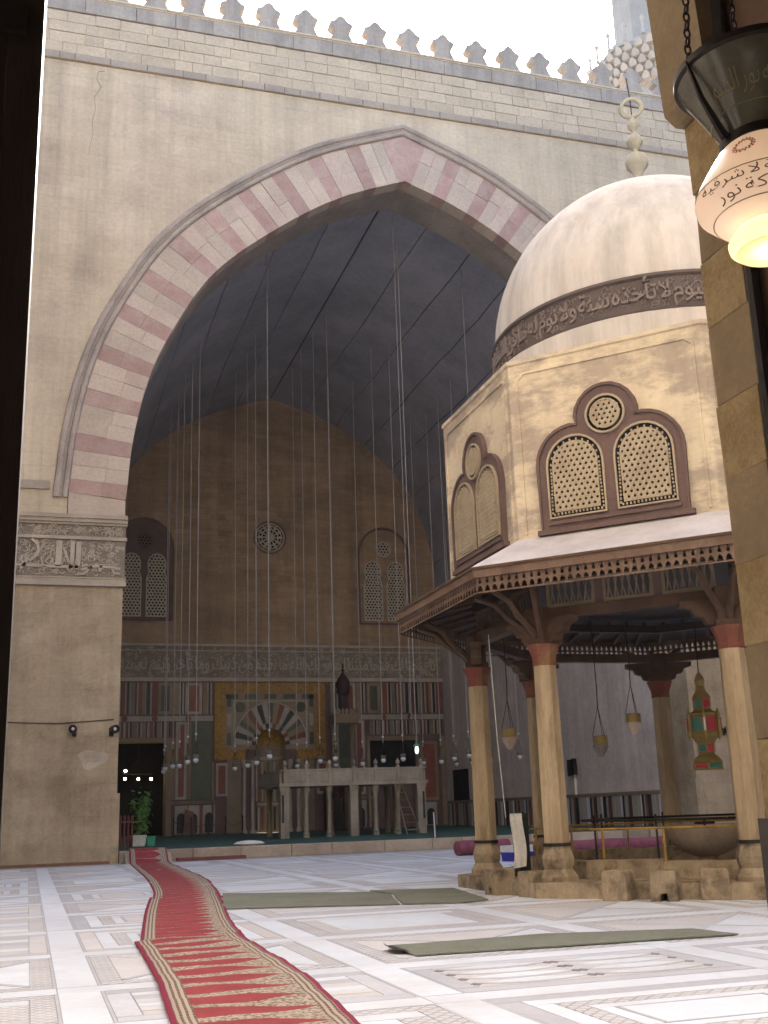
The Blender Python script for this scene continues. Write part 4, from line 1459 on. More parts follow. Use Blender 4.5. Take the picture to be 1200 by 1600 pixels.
# small things on the platform
tag(mk('folded_cloth', MB().lathe([(.5, 0), (.55, .04), (.42, .1), (.2, .13), (.001, .14)], 12).map(lambda a, b, c: (a * .9, b * .7, c)), T['paper'], loc=(-5.5, 1.3, .335)), 'white folded cloth lying on the green carpet near the platform edge', 'cloth')
qs = thing('koran_stand', 'orange brown wooden book stand at the foot of the end wall', 'book stand', (-4.35, YL - .6, .335))
mk('board', MB().prism([(-.3, 0), (.3, 0), (.22, 1.15), (-.2, 1.3)], lambda a, b, t: (a, t + b * .15, b), 0, .04), T['fasciawood'], qs, loc=(0, 0, 0))
mk('board', MB().prism([(-.3, 0), (.3, 0), (.22, .7), (-.2, .7)], lambda a, b, t: (a, t - b * .25 + .3, b), 0, .04), T['fasciawood'], qs, loc=(0, 0, 0))
# rope barrier posts in front of the wall
for i in range(5):
    bp_ = thing('rope_post', 'black post of the rope barrier before the end wall, %s from the left' % ('first second third fourth fifth'.split()[i]), 'barrier post', (-5.2 + i * .85, YL - 1.3, .335), group='rope barrier posts')
    mk('post', MB().lathe([(.14, 0), (.14, .03), (.025, .05), (.025, .8), (.045, .85), (.001, .92)], 8), T['iron'], bp_, loc=(0, 0, 0))
    if i < 4:
        pts = [(.85 * k / 8, 0, .78 - .35 * (1 - (2 * k / 8 - 1) ** 2)) for k in range(9)]
        mk('rope', MB().tube(pts, .018, 5), T['plank'], bp_, loc=(0, 0, 0))

# ================================================================== ABLUTION FOUNTAIN
FX, FY = -1.9, -18.24
TH0 = -2.7562
Rd, Re, Rc = 3.78, 4.73, 3.42
fo = thing('ablution_fountain', 'domed octagonal ablution fountain pavilion on marble columns in the courtyard', 'fountain', (FX, FY, 0))
Z0 = Vector((0, 0, 0))


def ov(r_, k, z):
    a = TH0 + k * PI / 4
    return (r_ * math.cos(a), r_ * math.sin(a), z)


def fpart(name, mb, mat, parent=fo, smooth=False):
    return mk(name, mb, mat, parent, smooth, loc=(0, 0, 0))


def octring(prof_, closed=False):
    """octagonal sweep of (R,z)"""
    mb = MB()
    n = len(prof_)
    for r_, z in prof_:
        for k in range(8):
            mb.v.append(ov(r_, k, z))
    for i in range(n - (0 if closed else 1)):
        j = (i + 1) % n
        for k in range(8):
            mb.f.append((i * 8 + k, i * 8 + (k + 1) % 8, j * 8 + (k + 1) % 8, j * 8 + k))
    mb.m = [0] * len(mb.f)
    return mb


def face_frame(k, r_=Rd):
    """rotation for the face between vertex k and k+1: local x along face, y outwards"""
    a = TH0 + (k + .5) * PI / 4
    ap = r_ * math.cos(PI / 8)
    return (ap * math.cos(a), ap * math.sin(a)), a - PI / 2


# kerb stones
for k in range(8):
    A, B = Vector(ov(3.9, k, 0)), Vector(ov(3.9, k + 1, 0))
    Ai, Bi = Vector(ov(3.0, k, 0)), Vector(ov(3.0, k + 1, 0))
    for t0, t1 in ((0, .42), (.42, 1)):
        p = [A.lerp(B, t0), A.lerp(B, t1), Ai.lerp(Bi, t1), Ai.lerp(Bi, t0)]
        g_ = .006
        c = sum(p, Vector()) / 4
        p = [c + (q - c) * .996 for q in p]
        mb = MB().prism([(q.x, q.y) for q in p], lambda a, b, t: (a, b, t), 0, .195 + random.uniform(-.01, .01))
        fpart('kerb_stone', mb, T['basestone'])
for k in range(8):
    A, B = Vector(ov(2.85, k, 0)), Vector(ov(2.85, k + 1, 0))
    Ai, Bi = Vector(ov(2.55, k, 0)), Vector(ov(2.55, k + 1, 0))
    for t0, t1 in ((0, .5), (.5, 1)):
        p = [A.lerp(B, t0), A.lerp(B, t1), Ai.lerp(Bi, t1), Ai.lerp(Bi, t0)]
        c = sum(p, Vector()) / 4
        p = [c + (q - c) * .995 for q in p]
        fpart('basin_stone', MB().prism([(q.x, q.y) for q in p], lambda a, b, t: (a, b, t), .1, .43 + random.uniform(-.015, .01)), T['basestone'])
fpart('basin_floor', octring([(.001, .2), (2.6, .2), (2.6, .1)]), T['basestone'])

# columns with base, iron ring, shaft, capital
base_p = [(.275, .19), (.275, .26), (.235, .32), (.205, .36), (.225, .42), (.235, .5), (.215, .56), (.19, .62), (.19, .66)]
me_base = MB().lathe(base_p, 8, a0=PI / 8, a1=2 * PI + PI / 8).mesh('column_base', T['basestone'])
me_ring = MB().lathe([(.192, .655), (.205, .655), (.205, .70), (.19, .70)], 8, a0=PI / 8, a1=2 * PI + PI / 8).mesh('iron_ring', T['iron'])
me_shaft = MB().lathe([(.182, .69), (.184, 1.2), (.178, 2.2), (.168, 3.12)], 8, a0=PI / 8, a1=2 * PI + PI / 8).mesh('shaft', T['column'])
me_cap = MB().lathe([(.175, 3.12), (.18, 3.14), (.172, 3.17), (.185, 3.26), (.24, 3.40), (.25, 3.42)], 8, a0=PI / 8, a1=2 * PI + PI / 8).mesh('capital', T['redpaint'])
me_block = MB().box(-.19, .19, -.19, .19, 3.42, 3.5).box(-.16, .16, -.16, .16, 3.5, 3.95).mesh('wood_post', T['wood'])
arm = MB()
P = [(-.62, 3.78), (.62, 3.78), (.62, 3.70), (.48, 3.66), (.44, 3.58), (.33, 3.55), (.30, 3.47), (.2, 3.44), (-.2, 3.44), (-.30, 3.47), (-.33, 3.55), (-.44, 3.58), (-.48, 3.66), (-.62, 3.70)]
arm.prism(P, lambda a, b, t: (t, a, b), -.085, .085)
me_arm = arm.mesh('corbel', T['wood'])
br = MB()
pts = [(.12, 0, 3.5), (.2, 0, 3.62), (.34, 0, 3.72), (.5, 0, 3.84), (.66, 0, 4.02), (.95, 0, 4.12)]
br.tube(pts, [.06, .055, .05, .05, .045, .04], 6)
me_br = br.mesh('bracket', T['wood'])
for k in range(8):
    x, y, _ = ov(Rc, k, 0)
    a = TH0 + k * PI / 4
    c = bpy.data.objects.new('column', None)
    COL.objects.link(c)
    c.parent = fo
    c.location = (x, y, 0)
    c.rotation_euler = (0, 0, a)
    for nm, me in (('column_base', me_base), ('iron_ring', me_ring), ('shaft', me_shaft), ('capital', me_cap), ('wood_post', me_block), ('corbel', me_arm)):
        link(nm, me, c, loc=(0, 0, 0))
    for da in (-.62, 0, .62):
        link('bracket', me_br, c, loc=(0, 0, 0), rz=da)
# beams between columns and ceiling over the walk
for k in range(8):
    p, q = ov(Rc, k, 3.86), ov(Rc, k + 1, 3.86)
    fpart('beam', MB().bar(p, q, .17, .15), T['wood'])
    p, q = ov(Rc - .05, k, 4.42), ov(Rc - .05, k + 1, 4.42)
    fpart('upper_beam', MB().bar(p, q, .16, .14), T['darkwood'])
    # pierced panels between the beams on each side
    (cx, cy), rz = face_frame(k, Rc)
    if k not in (7, 0, 1):
        continue
    mb = MB()
    for j in range(3):
        u = -.84 + j * .84
        mb.box(u - .36, u + .36, -.02, .02, 3.95, 4.0).box(u - .36, u + .36, -.02, .02, 4.29, 4.34).box(u - .36, u - .32, -.02, .02, 4.0, 4.29).box(u + .32, u + .36, -.02, .02, 4.0, 4.29)
        for i in range(7):
            mb.bar((u - .3 + i * .1, 0, 4.0), (u - .24 + i * .1 - .1, 0.004, 4.29), .016)
            mb.bar((u - .36 + i * .1, 0, 4.0), (u - .3 + i * .1, 0.008, 4.29), .016)
    o = mk('pierced_panel', mb, T['tan'] if k == 0 else T['wood'], fo, loc=(cx, cy, 0), rz=rz)
    for u in (-.42, .42):
        mk('panel_post', MB().box(u - .06, u + .06, -.03, .03, 3.93, 4.36), T['frame'] if k == 0 else T['wood'], fo, loc=(cx, cy, 0), rz=rz)
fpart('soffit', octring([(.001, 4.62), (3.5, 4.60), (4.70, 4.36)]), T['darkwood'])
# eave rafters below soffit
for k in range(8):
    for j in range(7):
        t = (j + .5) / 7
        A = Vector(ov(3.5, k, 4.54)).lerp(Vector(ov(3.5, k + 1, 4.54)), t)
        B = Vector(ov(4.62, k, 4.33)).lerp(Vector(ov(4.62, k + 1, 4.33)), t)
        fpart('rafter', MB().bar(A, B, .06, .06), T['wood'])
# eave roof
for k in range(8):
    p = [ov(Rd - .05, k, 4.96), ov(Rd - .05, k + 1, 4.96), ov(Re + .02, k + 1, 4.43), ov(Re + .02, k, 4.43)]
    q = [(a, b, c - .04) for a, b, c in p]
    mb = MB().add(p + q, [(0, 1, 2, 3), (7, 6, 5, 4), (3, 2, 6, 7)])
    fpart('eave_roof', mb, T['lead'])
    fb = MB().bar(ov(Re - .01, k, 4.34), ov(Re - .01, k + 1, 4.34), .05, .14)
    fpart('fascia_board', fb, T['fasciawood'])
    fb = MB().bar(ov(Re + .015, k, 4.40), ov(Re + .015, k + 1, 4.40), .05, .035)
    fpart('fascia_bead', fb, T['wood'])
# pierced fringe, each bay its own piece
wb_ = 2 * Re * math.sin(PI / 8) / 33
H = .235
mb = MB()
N = 10
def holes(u):
    """solid intervals in z (0 top is H) at fraction u of a bay"""
    d = abs(u - .5)
    lo_top = .02 + .085 * math.sqrt(max(0, 1 - (d / .36) ** 2)) if d < .36 else None
    up0, up1 = None, None
    if d < .21:
        up0, up1 = .135, .135 + .085 * (1 - d / .21) ** .8 + .012
    s_ = [(0, .022)]
    z = .022
    if lo_top is None or lo_top < .03:
        z0 = 0
    else:
        z0 = lo_top
    out = [(0, .022)] if z0 else []
    if up0 is None: out.append((z0, H))
    else: out += [(z0, up0), (up1, H)]
    return out
for i in range(N):
    u = (i + .5) / N
    x0, x1 = -wb_ / 2 + wb_ * i / N, -wb_ / 2 + wb_ * (i + 1) / N
    for z0, z1 in holes(u):
        mb.add([(x0, .003, z0), (x1, .003, z0), (x1, .003, z1), (x0, .003, z1), (x0, -.003, z0), (x1, -.003, z0), (x1, -.003, z1), (x0, -.003, z1)],
               [(3, 2, 1, 0), (4, 5, 6, 7), (0, 1, 5, 4), (2, 3, 7, 6)])
me_fr = mb.mesh('fringe_bay', T['fasciawood'])
for k in range(8):
    A, B = Vector(ov(Re - .04, k, 4.055)), Vector(ov(Re - .04, k + 1, 4.055))
    rz = TH0 + (k + .5) * PI / 4 - PI / 2
    for j in range(33):
        p = A.lerp(B, (j + .5) / 33)
        link('fringe_bay', me_fr, fo, loc=p, rz=rz)

# drum
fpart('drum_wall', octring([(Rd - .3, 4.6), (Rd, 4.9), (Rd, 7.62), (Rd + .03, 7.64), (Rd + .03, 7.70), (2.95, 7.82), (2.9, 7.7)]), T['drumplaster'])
fw2 = 2 * Rd * math.sin(PI / 8)
# outline of the triple-lobed brown frame, local x along the face
def tri_frame():
    P = [(-1.04, 4.99), (1.04, 4.99), (1.04, 5.95)]
    for i in range(1, 9):
        a = R(0) + (R(98.6)) * i / 8
        P.append((.50 + .54 * math.cos(a), 5.95 + .54 * math.sin(a)))
    for i in range(0, 13):
        a = R(-12.9) + R(205.8) * i / 12
        P.append((.43 * math.cos(a), 6.58 + .43 * math.sin(a)))
    for i in range(7, -1, -1):
        a = R(0) + (R(98.6)) * i / 8
        P.append((-(.50 + .54 * math.cos(a)), 5.95 + .54 * math.sin(a)))
    return P


TF = tri_frame()
me_tf = MB().prism(TF, lambda a, b, t: (-a, t, b), -.1, .045).mesh('window_frame', T['frame'])
mb = MB()
outline(mb, TF[::1], .045, .0, .075)
me_tr = MB()
me_tr.v, me_tr.f, me_tr.m = [(-a, b, c) for a, b, c in mb.v], mb.f, mb.m
me_tr = me_tr.mesh('frame_moulding', T['frame'])


def arched(cx, hw, z0, zs):
    return [(cx - hw, z0), (cx + hw, z0), (cx + hw, zs)] + [(cx + hw * math.cos(PI * i / 12), zs + hw * 1.02 * math.sin(PI * i / 12)) for i in range(1, 12)] + [(cx - hw, zs)]


def grille_mesh(kind, cx, mat):
    if kind == 'arch':
        hw, z0, zs = .40, 5.17, 5.92
        poly = arched(cx, hw, z0, zs)
        ins = lambda a, b, e=.075: (abs(a - cx) < hw - e and z0 + e < b < zs) or (b >= zs and math.hypot(a - cx, (b - zs) / 1.02) < hw - e)
        mb = kagome(ins, cx - hw, cx + hw, z0, zs + hw, .074, .036, 0)
        mb.map(lambda a, b, c: (a, b + .062, c))
        for wd, o_, y1 in ((.03, 0.0, .085), (.024, -.075, .075)):
            pp = poly if o_ == 0 else arched(cx, hw - .085, z0 + .085, zs)
            m2 = MB(); outline(m2, pp, wd, .03, y1)
            mb.add(m2.v, m2.f)
        # small beads in the border
        n = 0
        L_ = poly + [poly[0]]
        for a, b in zip(L_, L_[1:]):
            d = math.hypot(b[0] - a[0], b[1] - a[1])
            m_ = max(1, int(d / .055))
            for i in range(m_):
                px, pz = a[0] + (b[0] - a[0]) * (i + .5) / m_, a[1] + (b[1] - a[1]) * (i + .5) / m_
                dx, dz = cx - px, 5.75 - pz
                q = math.hypot(dx, dz)
                px += dx / q * .042; pz += dz / q * .042
                mb.box(px - .011, px + .011, .05, .078, pz - .016, pz + .016)
        return mb, poly
    r_ = .265
    poly = [(r_ * math.cos(2 * PI * i / 24), 6.58 + r_ * math.sin(2 * PI * i / 24)) for i in range(24)]
    mb = kagome(lambda a, b: math.hypot(a, b - 6.58) < r_ - .05, -r_, r_, 6.3, 6.85, .07, .034, 0)
    mb.map(lambda a, b, c: (a, b + .062, c))
    for rr_, wd in ((r_, .03), (r_ - .065, .022)):
        pp = [(rr_ * math.cos(2 * PI * i / 24), 6.58 + rr_ * math.sin(2 * PI * i / 24)) for i in range(24)]
        m2 = MB(); outline(m2, pp, wd, .03, .085)
        mb.add(m2.v, m2.f)
    return mb, poly


gr = []
for kind, cx in (('arch', -.50), ('arch', .50), ('round', 0)):
    mb, poly = grille_mesh(kind, cx, None)
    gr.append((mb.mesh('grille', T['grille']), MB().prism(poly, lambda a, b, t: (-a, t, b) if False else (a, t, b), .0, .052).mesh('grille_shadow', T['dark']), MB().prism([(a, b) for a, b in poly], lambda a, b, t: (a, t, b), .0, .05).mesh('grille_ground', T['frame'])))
fr_line = MB()
hw = fw2 / 2 - .13
for (a, b) in (((-hw, 4.99), (-hw, 7.38)), ((-hw, 7.38), (-hw + .1, 7.47)), ((-hw + .1, 7.47), (hw - .1, 7.47)), ((hw - .1, 7.47), (hw, 7.38)), ((hw, 7.38), (hw, 4.99))):
    fr_line.bar((a[0], .0, a[1]), (b[0], .0, b[1]), .05, .035, (0, 1, 0) if a[0] != b[0] and a[1] != b[1] else ((0, 0, 1) if a[1] == b[1] else (1, 0, 0)))
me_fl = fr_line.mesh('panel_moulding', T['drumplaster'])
sill = MB().box(-1.12, 1.12, 0, .09, 4.93, 5.0).box(-.95, .95, 0, .075, 5.06, 5.11)
me_sill = sill.mesh('window_sill', T['frame'])
for k in range(8):
    (cx, cy), rz = face_frame(k)
    wn = bpy.data.objects.new('drum_window', None)
    COL.objects.link(wn)
    wn.parent = fo
    wn.location = (cx, cy, 0)
    wn.rotation_euler = (0, 0, rz)
    link('window_frame', me_tf, wn, loc=(0, 0, 0))
    link('frame_moulding', me_tr, wn, loc=(0, 0, 0))
    link('window_sill', me_sill, wn, loc=(0, 0, 0))
    for (m1, m2, m3) in gr:
        link('grille', m1, wn, loc=(0, 0, 0))
        link('grille_backing', m2, wn, loc=(0, 0, 0))
    link('panel_moulding', me_fl, fo, loc=(cx, cy, 0), rz=rz)

# dome
fpart('dome_foot', MB().lathe([(2.93, 7.72), (2.93, 8.28), (2.88, 8.31), (2.84, 8.33)], 64), T['domeplaster'], smooth=True)
fpart('inscription_band', MB().lathe([(2.88, 8.29), (2.90, 8.33), (2.835, 8.36), (2.825, 8.86), (2.87, 8.89), (2.86, 8.94), (2.8, 8.95)], 72), T['bandbg'], smooth=True)
RD = 2.80
dome = [(RD * math.cos(PI / 2 * i / 22) , 8.94 + RD * 1.03 * math.sin(PI / 2 * i / 22)) for i in range(22)] + [(.02, 8.94 + RD * 1.035)]
fpart('dome_shell', MB().lathe(dome, 72), T['domeplaster'], smooth=True)
KURSI = 'الله لا إله إلا هو الحي القيوم لا تأخذه سنة ولا نوم له ما في السماوات'


def wrap(x, y, t, r0=2.82, a0=R(-205), span=R(150), z0=8.345, h=.54):
    an = a0 + span * x
    r_ = r0 + .05 * t
    return (r_ * math.cos(an), r_ * math.sin(an), z0 + h * y)


# the words run round the side that faces the arch and the entrance
for tm in words_mb(KURSI, 2, .12):
    fpart('band_word', tm.map(wrap), T['bandtxt'])
mb = MB()
rr = random.Random(12)
for k in range(360):
    an = R(-205) + R(150) * rr.random()
    z = rr.uniform(8.42, 8.82)
    r_ = rr.uniform(.03, .055)
    a0, da = rr.uniform(0, 6.28), rr.uniform(2, 5) * rr.choice((-1, 1))
    pts = []
    for i in range(5):
        u, v = r_ * math.cos(a0 + da * i / 4), r_ * math.sin(a0 + da * i / 4)
        pts.append((2.835 * math.cos(an + u / 2.83), 2.835 * math.sin(an + u / 2.83), z + v))
    mb.tube(pts, .012, 4)
tag(fpart('band_scrollwork', mb, T['bandtxt']), kind='stuff')
# finial
fin = [(.09, 11.75), (.10, 11.9), (.075, 12.05), (.07, 12.25), (.11, 12.36), (.20, 12.46), (.215, 12.56), (.17, 12.67), (.07, 12.73), (.045, 12.77), (.045, 12.82), (.09, 12.86), (.15, 12.94), (.155, 13.0), (.11, 13.08), (.05, 13.12), (.035, 13.16), (.035, 13.2),
       (.075, 13.25), (.11, 13.32), (.10, 13.38), (.05, 13.43), (.04, 13.5)]
T['finial'] = pm('weathered finial', (.36, .36, .31), (.29, .29, .25), 4, rough=.6, bump=.2)
fpart('finial', MB().lathe(fin, 14), T['finial'], smooth=True)
ringp = [(.0 + .19 * math.cos(2 * PI * i / 20), 0, 13.70 + .19 * math.sin(2 * PI * i / 20)) for i in range(21)]
mb = MB().tube(ringp, .042, 7).map(lambda a, b, c: (a * .86, a * -.5 + b, c))
fpart('finial_ring', mb, T['finial'], smooth=True)
fpart('finial_rod', MB().tube([(0, 0, 13.5), (-.01, 0, 13.9), (-.03, .02, 14.35)], .012, 5), T['iron'])

# ------------------------------------------------------------------ things at the fountain
seats = [((-5.36, -18.62), 'leftmost of the stone stools, beside the outer left column base', .30, .36), ((-5.16, -19.28), 'stone stool between the two left columns, second from the left', .30, .34),
         ((-4.62, -20.52), 'stone stool right of the bulbous column base, third from the left', .33, .37), ((-4.22, -20.92), 'stone stool with a notch cut in its foot, fourth from the left', .34, .37), ((-3.68, -21.12), 'rightmost stone stool, before the fluted basin', .36, .38)]
for i, ((x, y), lab, w_, h_) in enumerate(seats):
    a = math.atan2(y - FY, x - FX)
    x += .22 * math.cos(a)
    y += .22 * math.sin(a)
    mb = MB()
    hw_ = w_ / 2
    P = [(-hw_ * 1.02, 0), (-hw_ * .3, 0), (-hw_ * .22, .09), (hw_ * .22, .10), (hw_ * .3, 0), (hw_ * 1.02, 0), (hw_, h_ * .6), (hw_ * .93, h_ * .94), (hw_ * .8, h_), (-hw_ * .8, h_ * .99), (-hw_ * .95, h_ * .93), (-hw_, h_ * .5)] if i in (0, 3) else \
        [(-hw_, 0), (hw_, 0), (hw_ * 1.02, h_ * .5), (hw_ * .94, h_ * .93), (hw_ * .8, h_), (-hw_ * .82, h_), (-hw_ * .96, h_ * .93), (-hw_ * 1.0, h_ * .5)]
    mb.prism(P, lambda a_, b_, t_: (a_, t_, b_), -.17, .17)
    o = mk('stone_stool', mb, T['basestone'], loc=(x, y, 0), rz=a + PI / 2)
    bv = o.modifiers.new('worn', 'BEVEL')
    bv.width = .018
    bv.segments = 2
    tag(o, lab, 'seat', 'stone stools around the fountain')

# fluted basin in the middle
bs = thing('stone_basin', 'fluted stone bowl on a short foot under the dome', 'basin', (FX, FY, .2))
wob = lambda a: 1 + .035 * abs(math.sin(a * 8))
mk('bowl', MB().lathe([(.16, .16), (.28, .2), (.44, .3), (.56, .44), (.62, .58), (.64, .62), (.60, .63), (.5, .5), (.001, .4)], 64, wob=wob), T['platform'], bs, smooth=True, loc=(0, 0, 0))
mk('foot', MB().lathe([(.26, 0), (.24, .06), (.15, .1), (.16, .18)], 12), T['basestone'], bs, loc=(0, 0, 0))
mk('tap_head', MB().box(-.16, .16, -.04, .04, .64, .68).tube([(0, 0, .45), (0, 0, .72)], .02, 6), T['iron'], bs, loc=(0, 0, 0))
# yellow railing with dark rail behind
rl = thing('railing', 'yellow painted pipe railing around the inside of the fountain', 'railing', (FX, FY, .43))
for k in range(8):
    p, q = ov(2.7, k, .42), ov(2.7, k + 1, .42)
    mk('top_rail', MB().tube([p, q], .018, 6), T['rail'], rl, loc=(0, 0, 0))
    for t in (.08, .5):
        A = Vector(p).lerp(Vector(q), t)
        mk('post', MB().tube([(A.x, A.y, -.06), (A.x, A.y, .42)], .018, 6), T['rail'], rl, loc=(0, 0, 0))
rl2 = thing('pipe_ring', 'dark iron water pipe ring with upright taps inside the fountain', 'pipe', (FX, FY, .43))
for k in range(8):
    p, q = ov(1.9, k, .52), ov(1.9, k + 1, .52)
    mk('pipe', MB().tube([p, q], .022, 6), T['iron'], rl2, loc=(0, 0, 0))
    for t in (.3,):
        A = Vector(p).lerp(Vector(q), t)
        mk('standpipe', MB().tube([(A.x, A.y, -.1), (A.x, A.y, .6)], .016, 6), T['iron'], rl2, loc=(0, 0, 0))
# dark green drum and hanging sheet by the outer column
tag(mk('dark_post', MB().lathe([(.13, .2), (.13, 1.05), (.10, 1.1), (.05, 1.12)], 8), T['dkgreen'], loc=(-4.95, -18.05, 0)), 'dark green post between the two left columns', 'post')
mb = MB()
n, m_ = 6, 8
for i in range(n + 1):
    for j in range(m_ + 1):
        u, v = i / n, j / m_
        mb.v.append((-.0 + .18 * u + .02 * math.sin(v * 5), .02 * math.sin(u * 9 + v * 3), .12 + .78 * v + .03 * u * (1 - v)))
for i in range(n):
    for j in range(m_):
        mb.f.append((i * (m_ + 1) + j, (i + 1) * (m_ + 1) + j, (i + 1) * (m_ + 1) + j + 1, i * (m_ + 1) + j + 1))
mb.m = [0] * len(mb.f)
o = mk('hanging_sheet', mb, T['paper'], loc=(-5.18, -18.25, .2), rz=-.5)
so = o.modifiers.new('thick', 'SOLIDIFY'); so.thickness = .008
tag(o, 'white sheet hanging beside the outer left column', 'sheet')
tag(mk('hoist_rope', MB().tube([(-5.43, -18.38, 3.75), (-5.36, -18.33, 2.2), (-5.28, -18.29, 1.05)], .006, 5), T['paper']), 'pale rope running down from the eave beside the outer left column', 'rope')

# coloured glass lantern at the centre
ln = thing('glass_lantern', 'tall brass lantern with red and green panes hanging inside the fountain', 'lantern', (FX + .12, FY - .08, 1.66))
T['gred'] = pm('red pane', (.42, .02, .03), (.34, .015, .025), 4, rough=.2, bump=0, spec=.6)
T['ggreen'] = pm('green pane', (.02, .16, .13), (.015, .12, .10), 4, rough=.2, bump=0, spec=.6)
T['gwhite'] = pm('white pane', (.7, .7, .66), None, 4, rough=.2, bump=0, spec=.6)
L0 = dict(loc=(0, 0, 0))
mk('body_frame', MB().lathe([(.27, 0), (.27, .025), (.25, .03), (.25, .10), (.265, .115), (.20, .20), (.13, .245), (.14, .26)], 6), T['brass'], ln, **L0)
mk('waist_frame', MB().lathe([(.135, .26), (.15, .28), (.15, .40), (.19, .46), (.24, .52), (.24, .55)], 6), T['brass'], ln, **L0)
mk('middle_frame', MB().lathe([(.25, .55), (.25, .57), (.225, .58), (.225, .84), (.25, .85), (.25, .88), (.17, .92), (.15, .94)], 6), T['brass'], ln, **L0)
mk('upper_frame', MB().lathe([(.16, .94), (.15, .96), (.15, 1.10), (.17, 1.12), (.14, 1.17), (.09, 1.24), (.075, 1.32), (.095, 1.40), (.07, 1.47), (.03, 1.52), (.001, 1.56)], 6), T['brass'], ln, **L0)
for k in range(6):
    a = PI * (k + .5) / 3
    for (r_, z0, z1, w_) in ((.225, .60, .82, .18), (.15, .97, 1.09, .105), (.15, .285, .395, .11), (.25, .035, .095, .2)):
        ap = r_ * math.cos(PI / 6)
        mb = MB().box(-w_ / 2, w_ / 2, -.004, .006, z0, z1)
        mk('pane', mb, T[('gred', 'ggreen')[(k + (r_ > .24)) % 2]], ln, loc=(ap * math.cos(a), ap * math.sin(a), 0), rz=a - PI / 2)
    a = PI * k / 3
    for r_ in (.235,):
        mk('corner_post', MB().lathe([(.001, .46), (.035, .53), (.035, .86), (.001, .96)], 5), T['brass'], ln, loc=(r_ * 1.12 * math.cos(a), r_ * 1.12 * math.sin(a), 0))
        mk('post_pane', MB().box(-.012, .012, -.002, .004, .60, .80), T['gred' if k % 2 else 'gwhite'], ln, loc=(r_ * 1.27 * math.cos(a), r_ * 1.27 * math.sin(a), 0), rz=a - PI / 2)
mk('hanging_rod', MB().tube([(0, 0, 1.54), (.02, 0, 2.2), (0, 0, 2.95)], .009, 5), T['iron'], ln, **L0)

# four oil lamps under the fountain
def oil_lamp(name, lab, x, y, z, top, s_=1.0, body='pinkglass'):
    t = thing(name, lab, 'hanging lamp', (x, y, z), group='oil lamps hanging in the fountain')
    mk('glass_bowl', MB().lathe([(.001, -.20), (.05, -.19), (.06, -.15), (.10, -.10), (.13, -.02), (.115, .0)], 12), T[body], t, smooth=True, **L0)
    mk('collar', MB().lathe([(.118, 0), (.122, .02), (.122, .13), (.112, .14)], 12), T['brass'], t, smooth=True, **L0)
    mb = MB()
    for k in range(3):
        a = 2 * PI * k / 3 + .4
        mb.tube([(.12 * math.cos(a), .12 * math.sin(a), .13), (0, 0, .62)], .006, 4)
    mk('chain', mb, T['iron'], t, **L0)
    mk('hanging_wire', MB().tube([(0, 0, .6), (.01, .0, .9), (0, 0, top - z)], .009, 5), T['iron'], t, **L0)


T['pinkglass'] = pm('pink frosted glass', (.52, .36, .29), (.45, .34, .28), 5, rough=.3, bump=0, spec=.5)
T['greyglass'] = pm('smoked glass', (.16, .15, .14), (.22, .21, .19), 5, rough=.25, bump=0, spec=.5)
T['paleglass'] = pm('pale frosted glass', (.55, .45, .37), (.5, .42, .36), 5, rough=.3, bump=0, spec=.5)
oil_lamp('oil_lamp', 'pink glass oil lamp hanging between the two left columns', -4.42, -16.62, 2.32, 4.5)
oil_lamp('oil_lamp', 'small smoky oil lamp hanging right of the nearest left column', -3.17, -17.43, 2.13, 4.5, body='greyglass')
oil_lamp('oil_lamp', 'pale glass oil lamp in a wire cage, left of the far dark column', -2.70, -17.73, 2.46, 4.5, body='paleglass')

# rolled carpets and plastic crates behind the fountain
for i, (x, y, L_, r_, rz, lab, mt) in enumerate(((.5, -8.6, 2.4, .19, -.1, 'purple red rolled carpet lying behind the fountain, left roll', 'purple'), (2.9, -7.4, 2.4, .17, .1, 'purple red rolled carpet lying behind the fountain, right roll', 'purple'), (-.5, -5.4, 1.5, .19, .1, 'rolled carpet lying left of the fountain columns', 'purple'))):
    t = thing('rolled_carpet', lab, 'carpet roll', (x, y, 0), rz, 'rolled carpets on the court floor')
    mb = MB()
    pts = []
    mb.tube([(-L_ / 2 + L_ * k / 8, .015 * math.sin(k * 1.7), r_ + .01 * math.sin(k)) for k in range(9)], r_, 14)
    mk('roll', mb, T[mt], t, smooth=True, **L0)
    sp = [(L_ / 2 + .004, (r_ * .95 * (1 - k / 30)) * math.cos(k * .6), r_ + (r_ * .95 * (1 - k / 30)) * math.sin(k * .6)) for k in range(28)]
    mk('spiral_end', MB().tube(sp, .008, 4), T['porph'], t, **L0)
for (x, y, lab) in ((-1.2, -9.4, 'blue and white plastic box on the floor between the left columns'), (4.6, -8.2, 'blue and white plastic box behind the fluted basin')):
    t = thing('plastic_box', lab, 'box', (x, y, 0), .3, 'plastic boxes behind the fountain')
    mk('tray', MB().prism([(-.34, 0), (.34, 0), (.38, .2), (-.38, .2)], lambda a, b, c: (a, c, b), -.22, .22), T['blue'], t, **L0)
    mk('lid', MB().box(-.37, .37, -.25, .25, .2, .34), T['paper'], t, **L0)

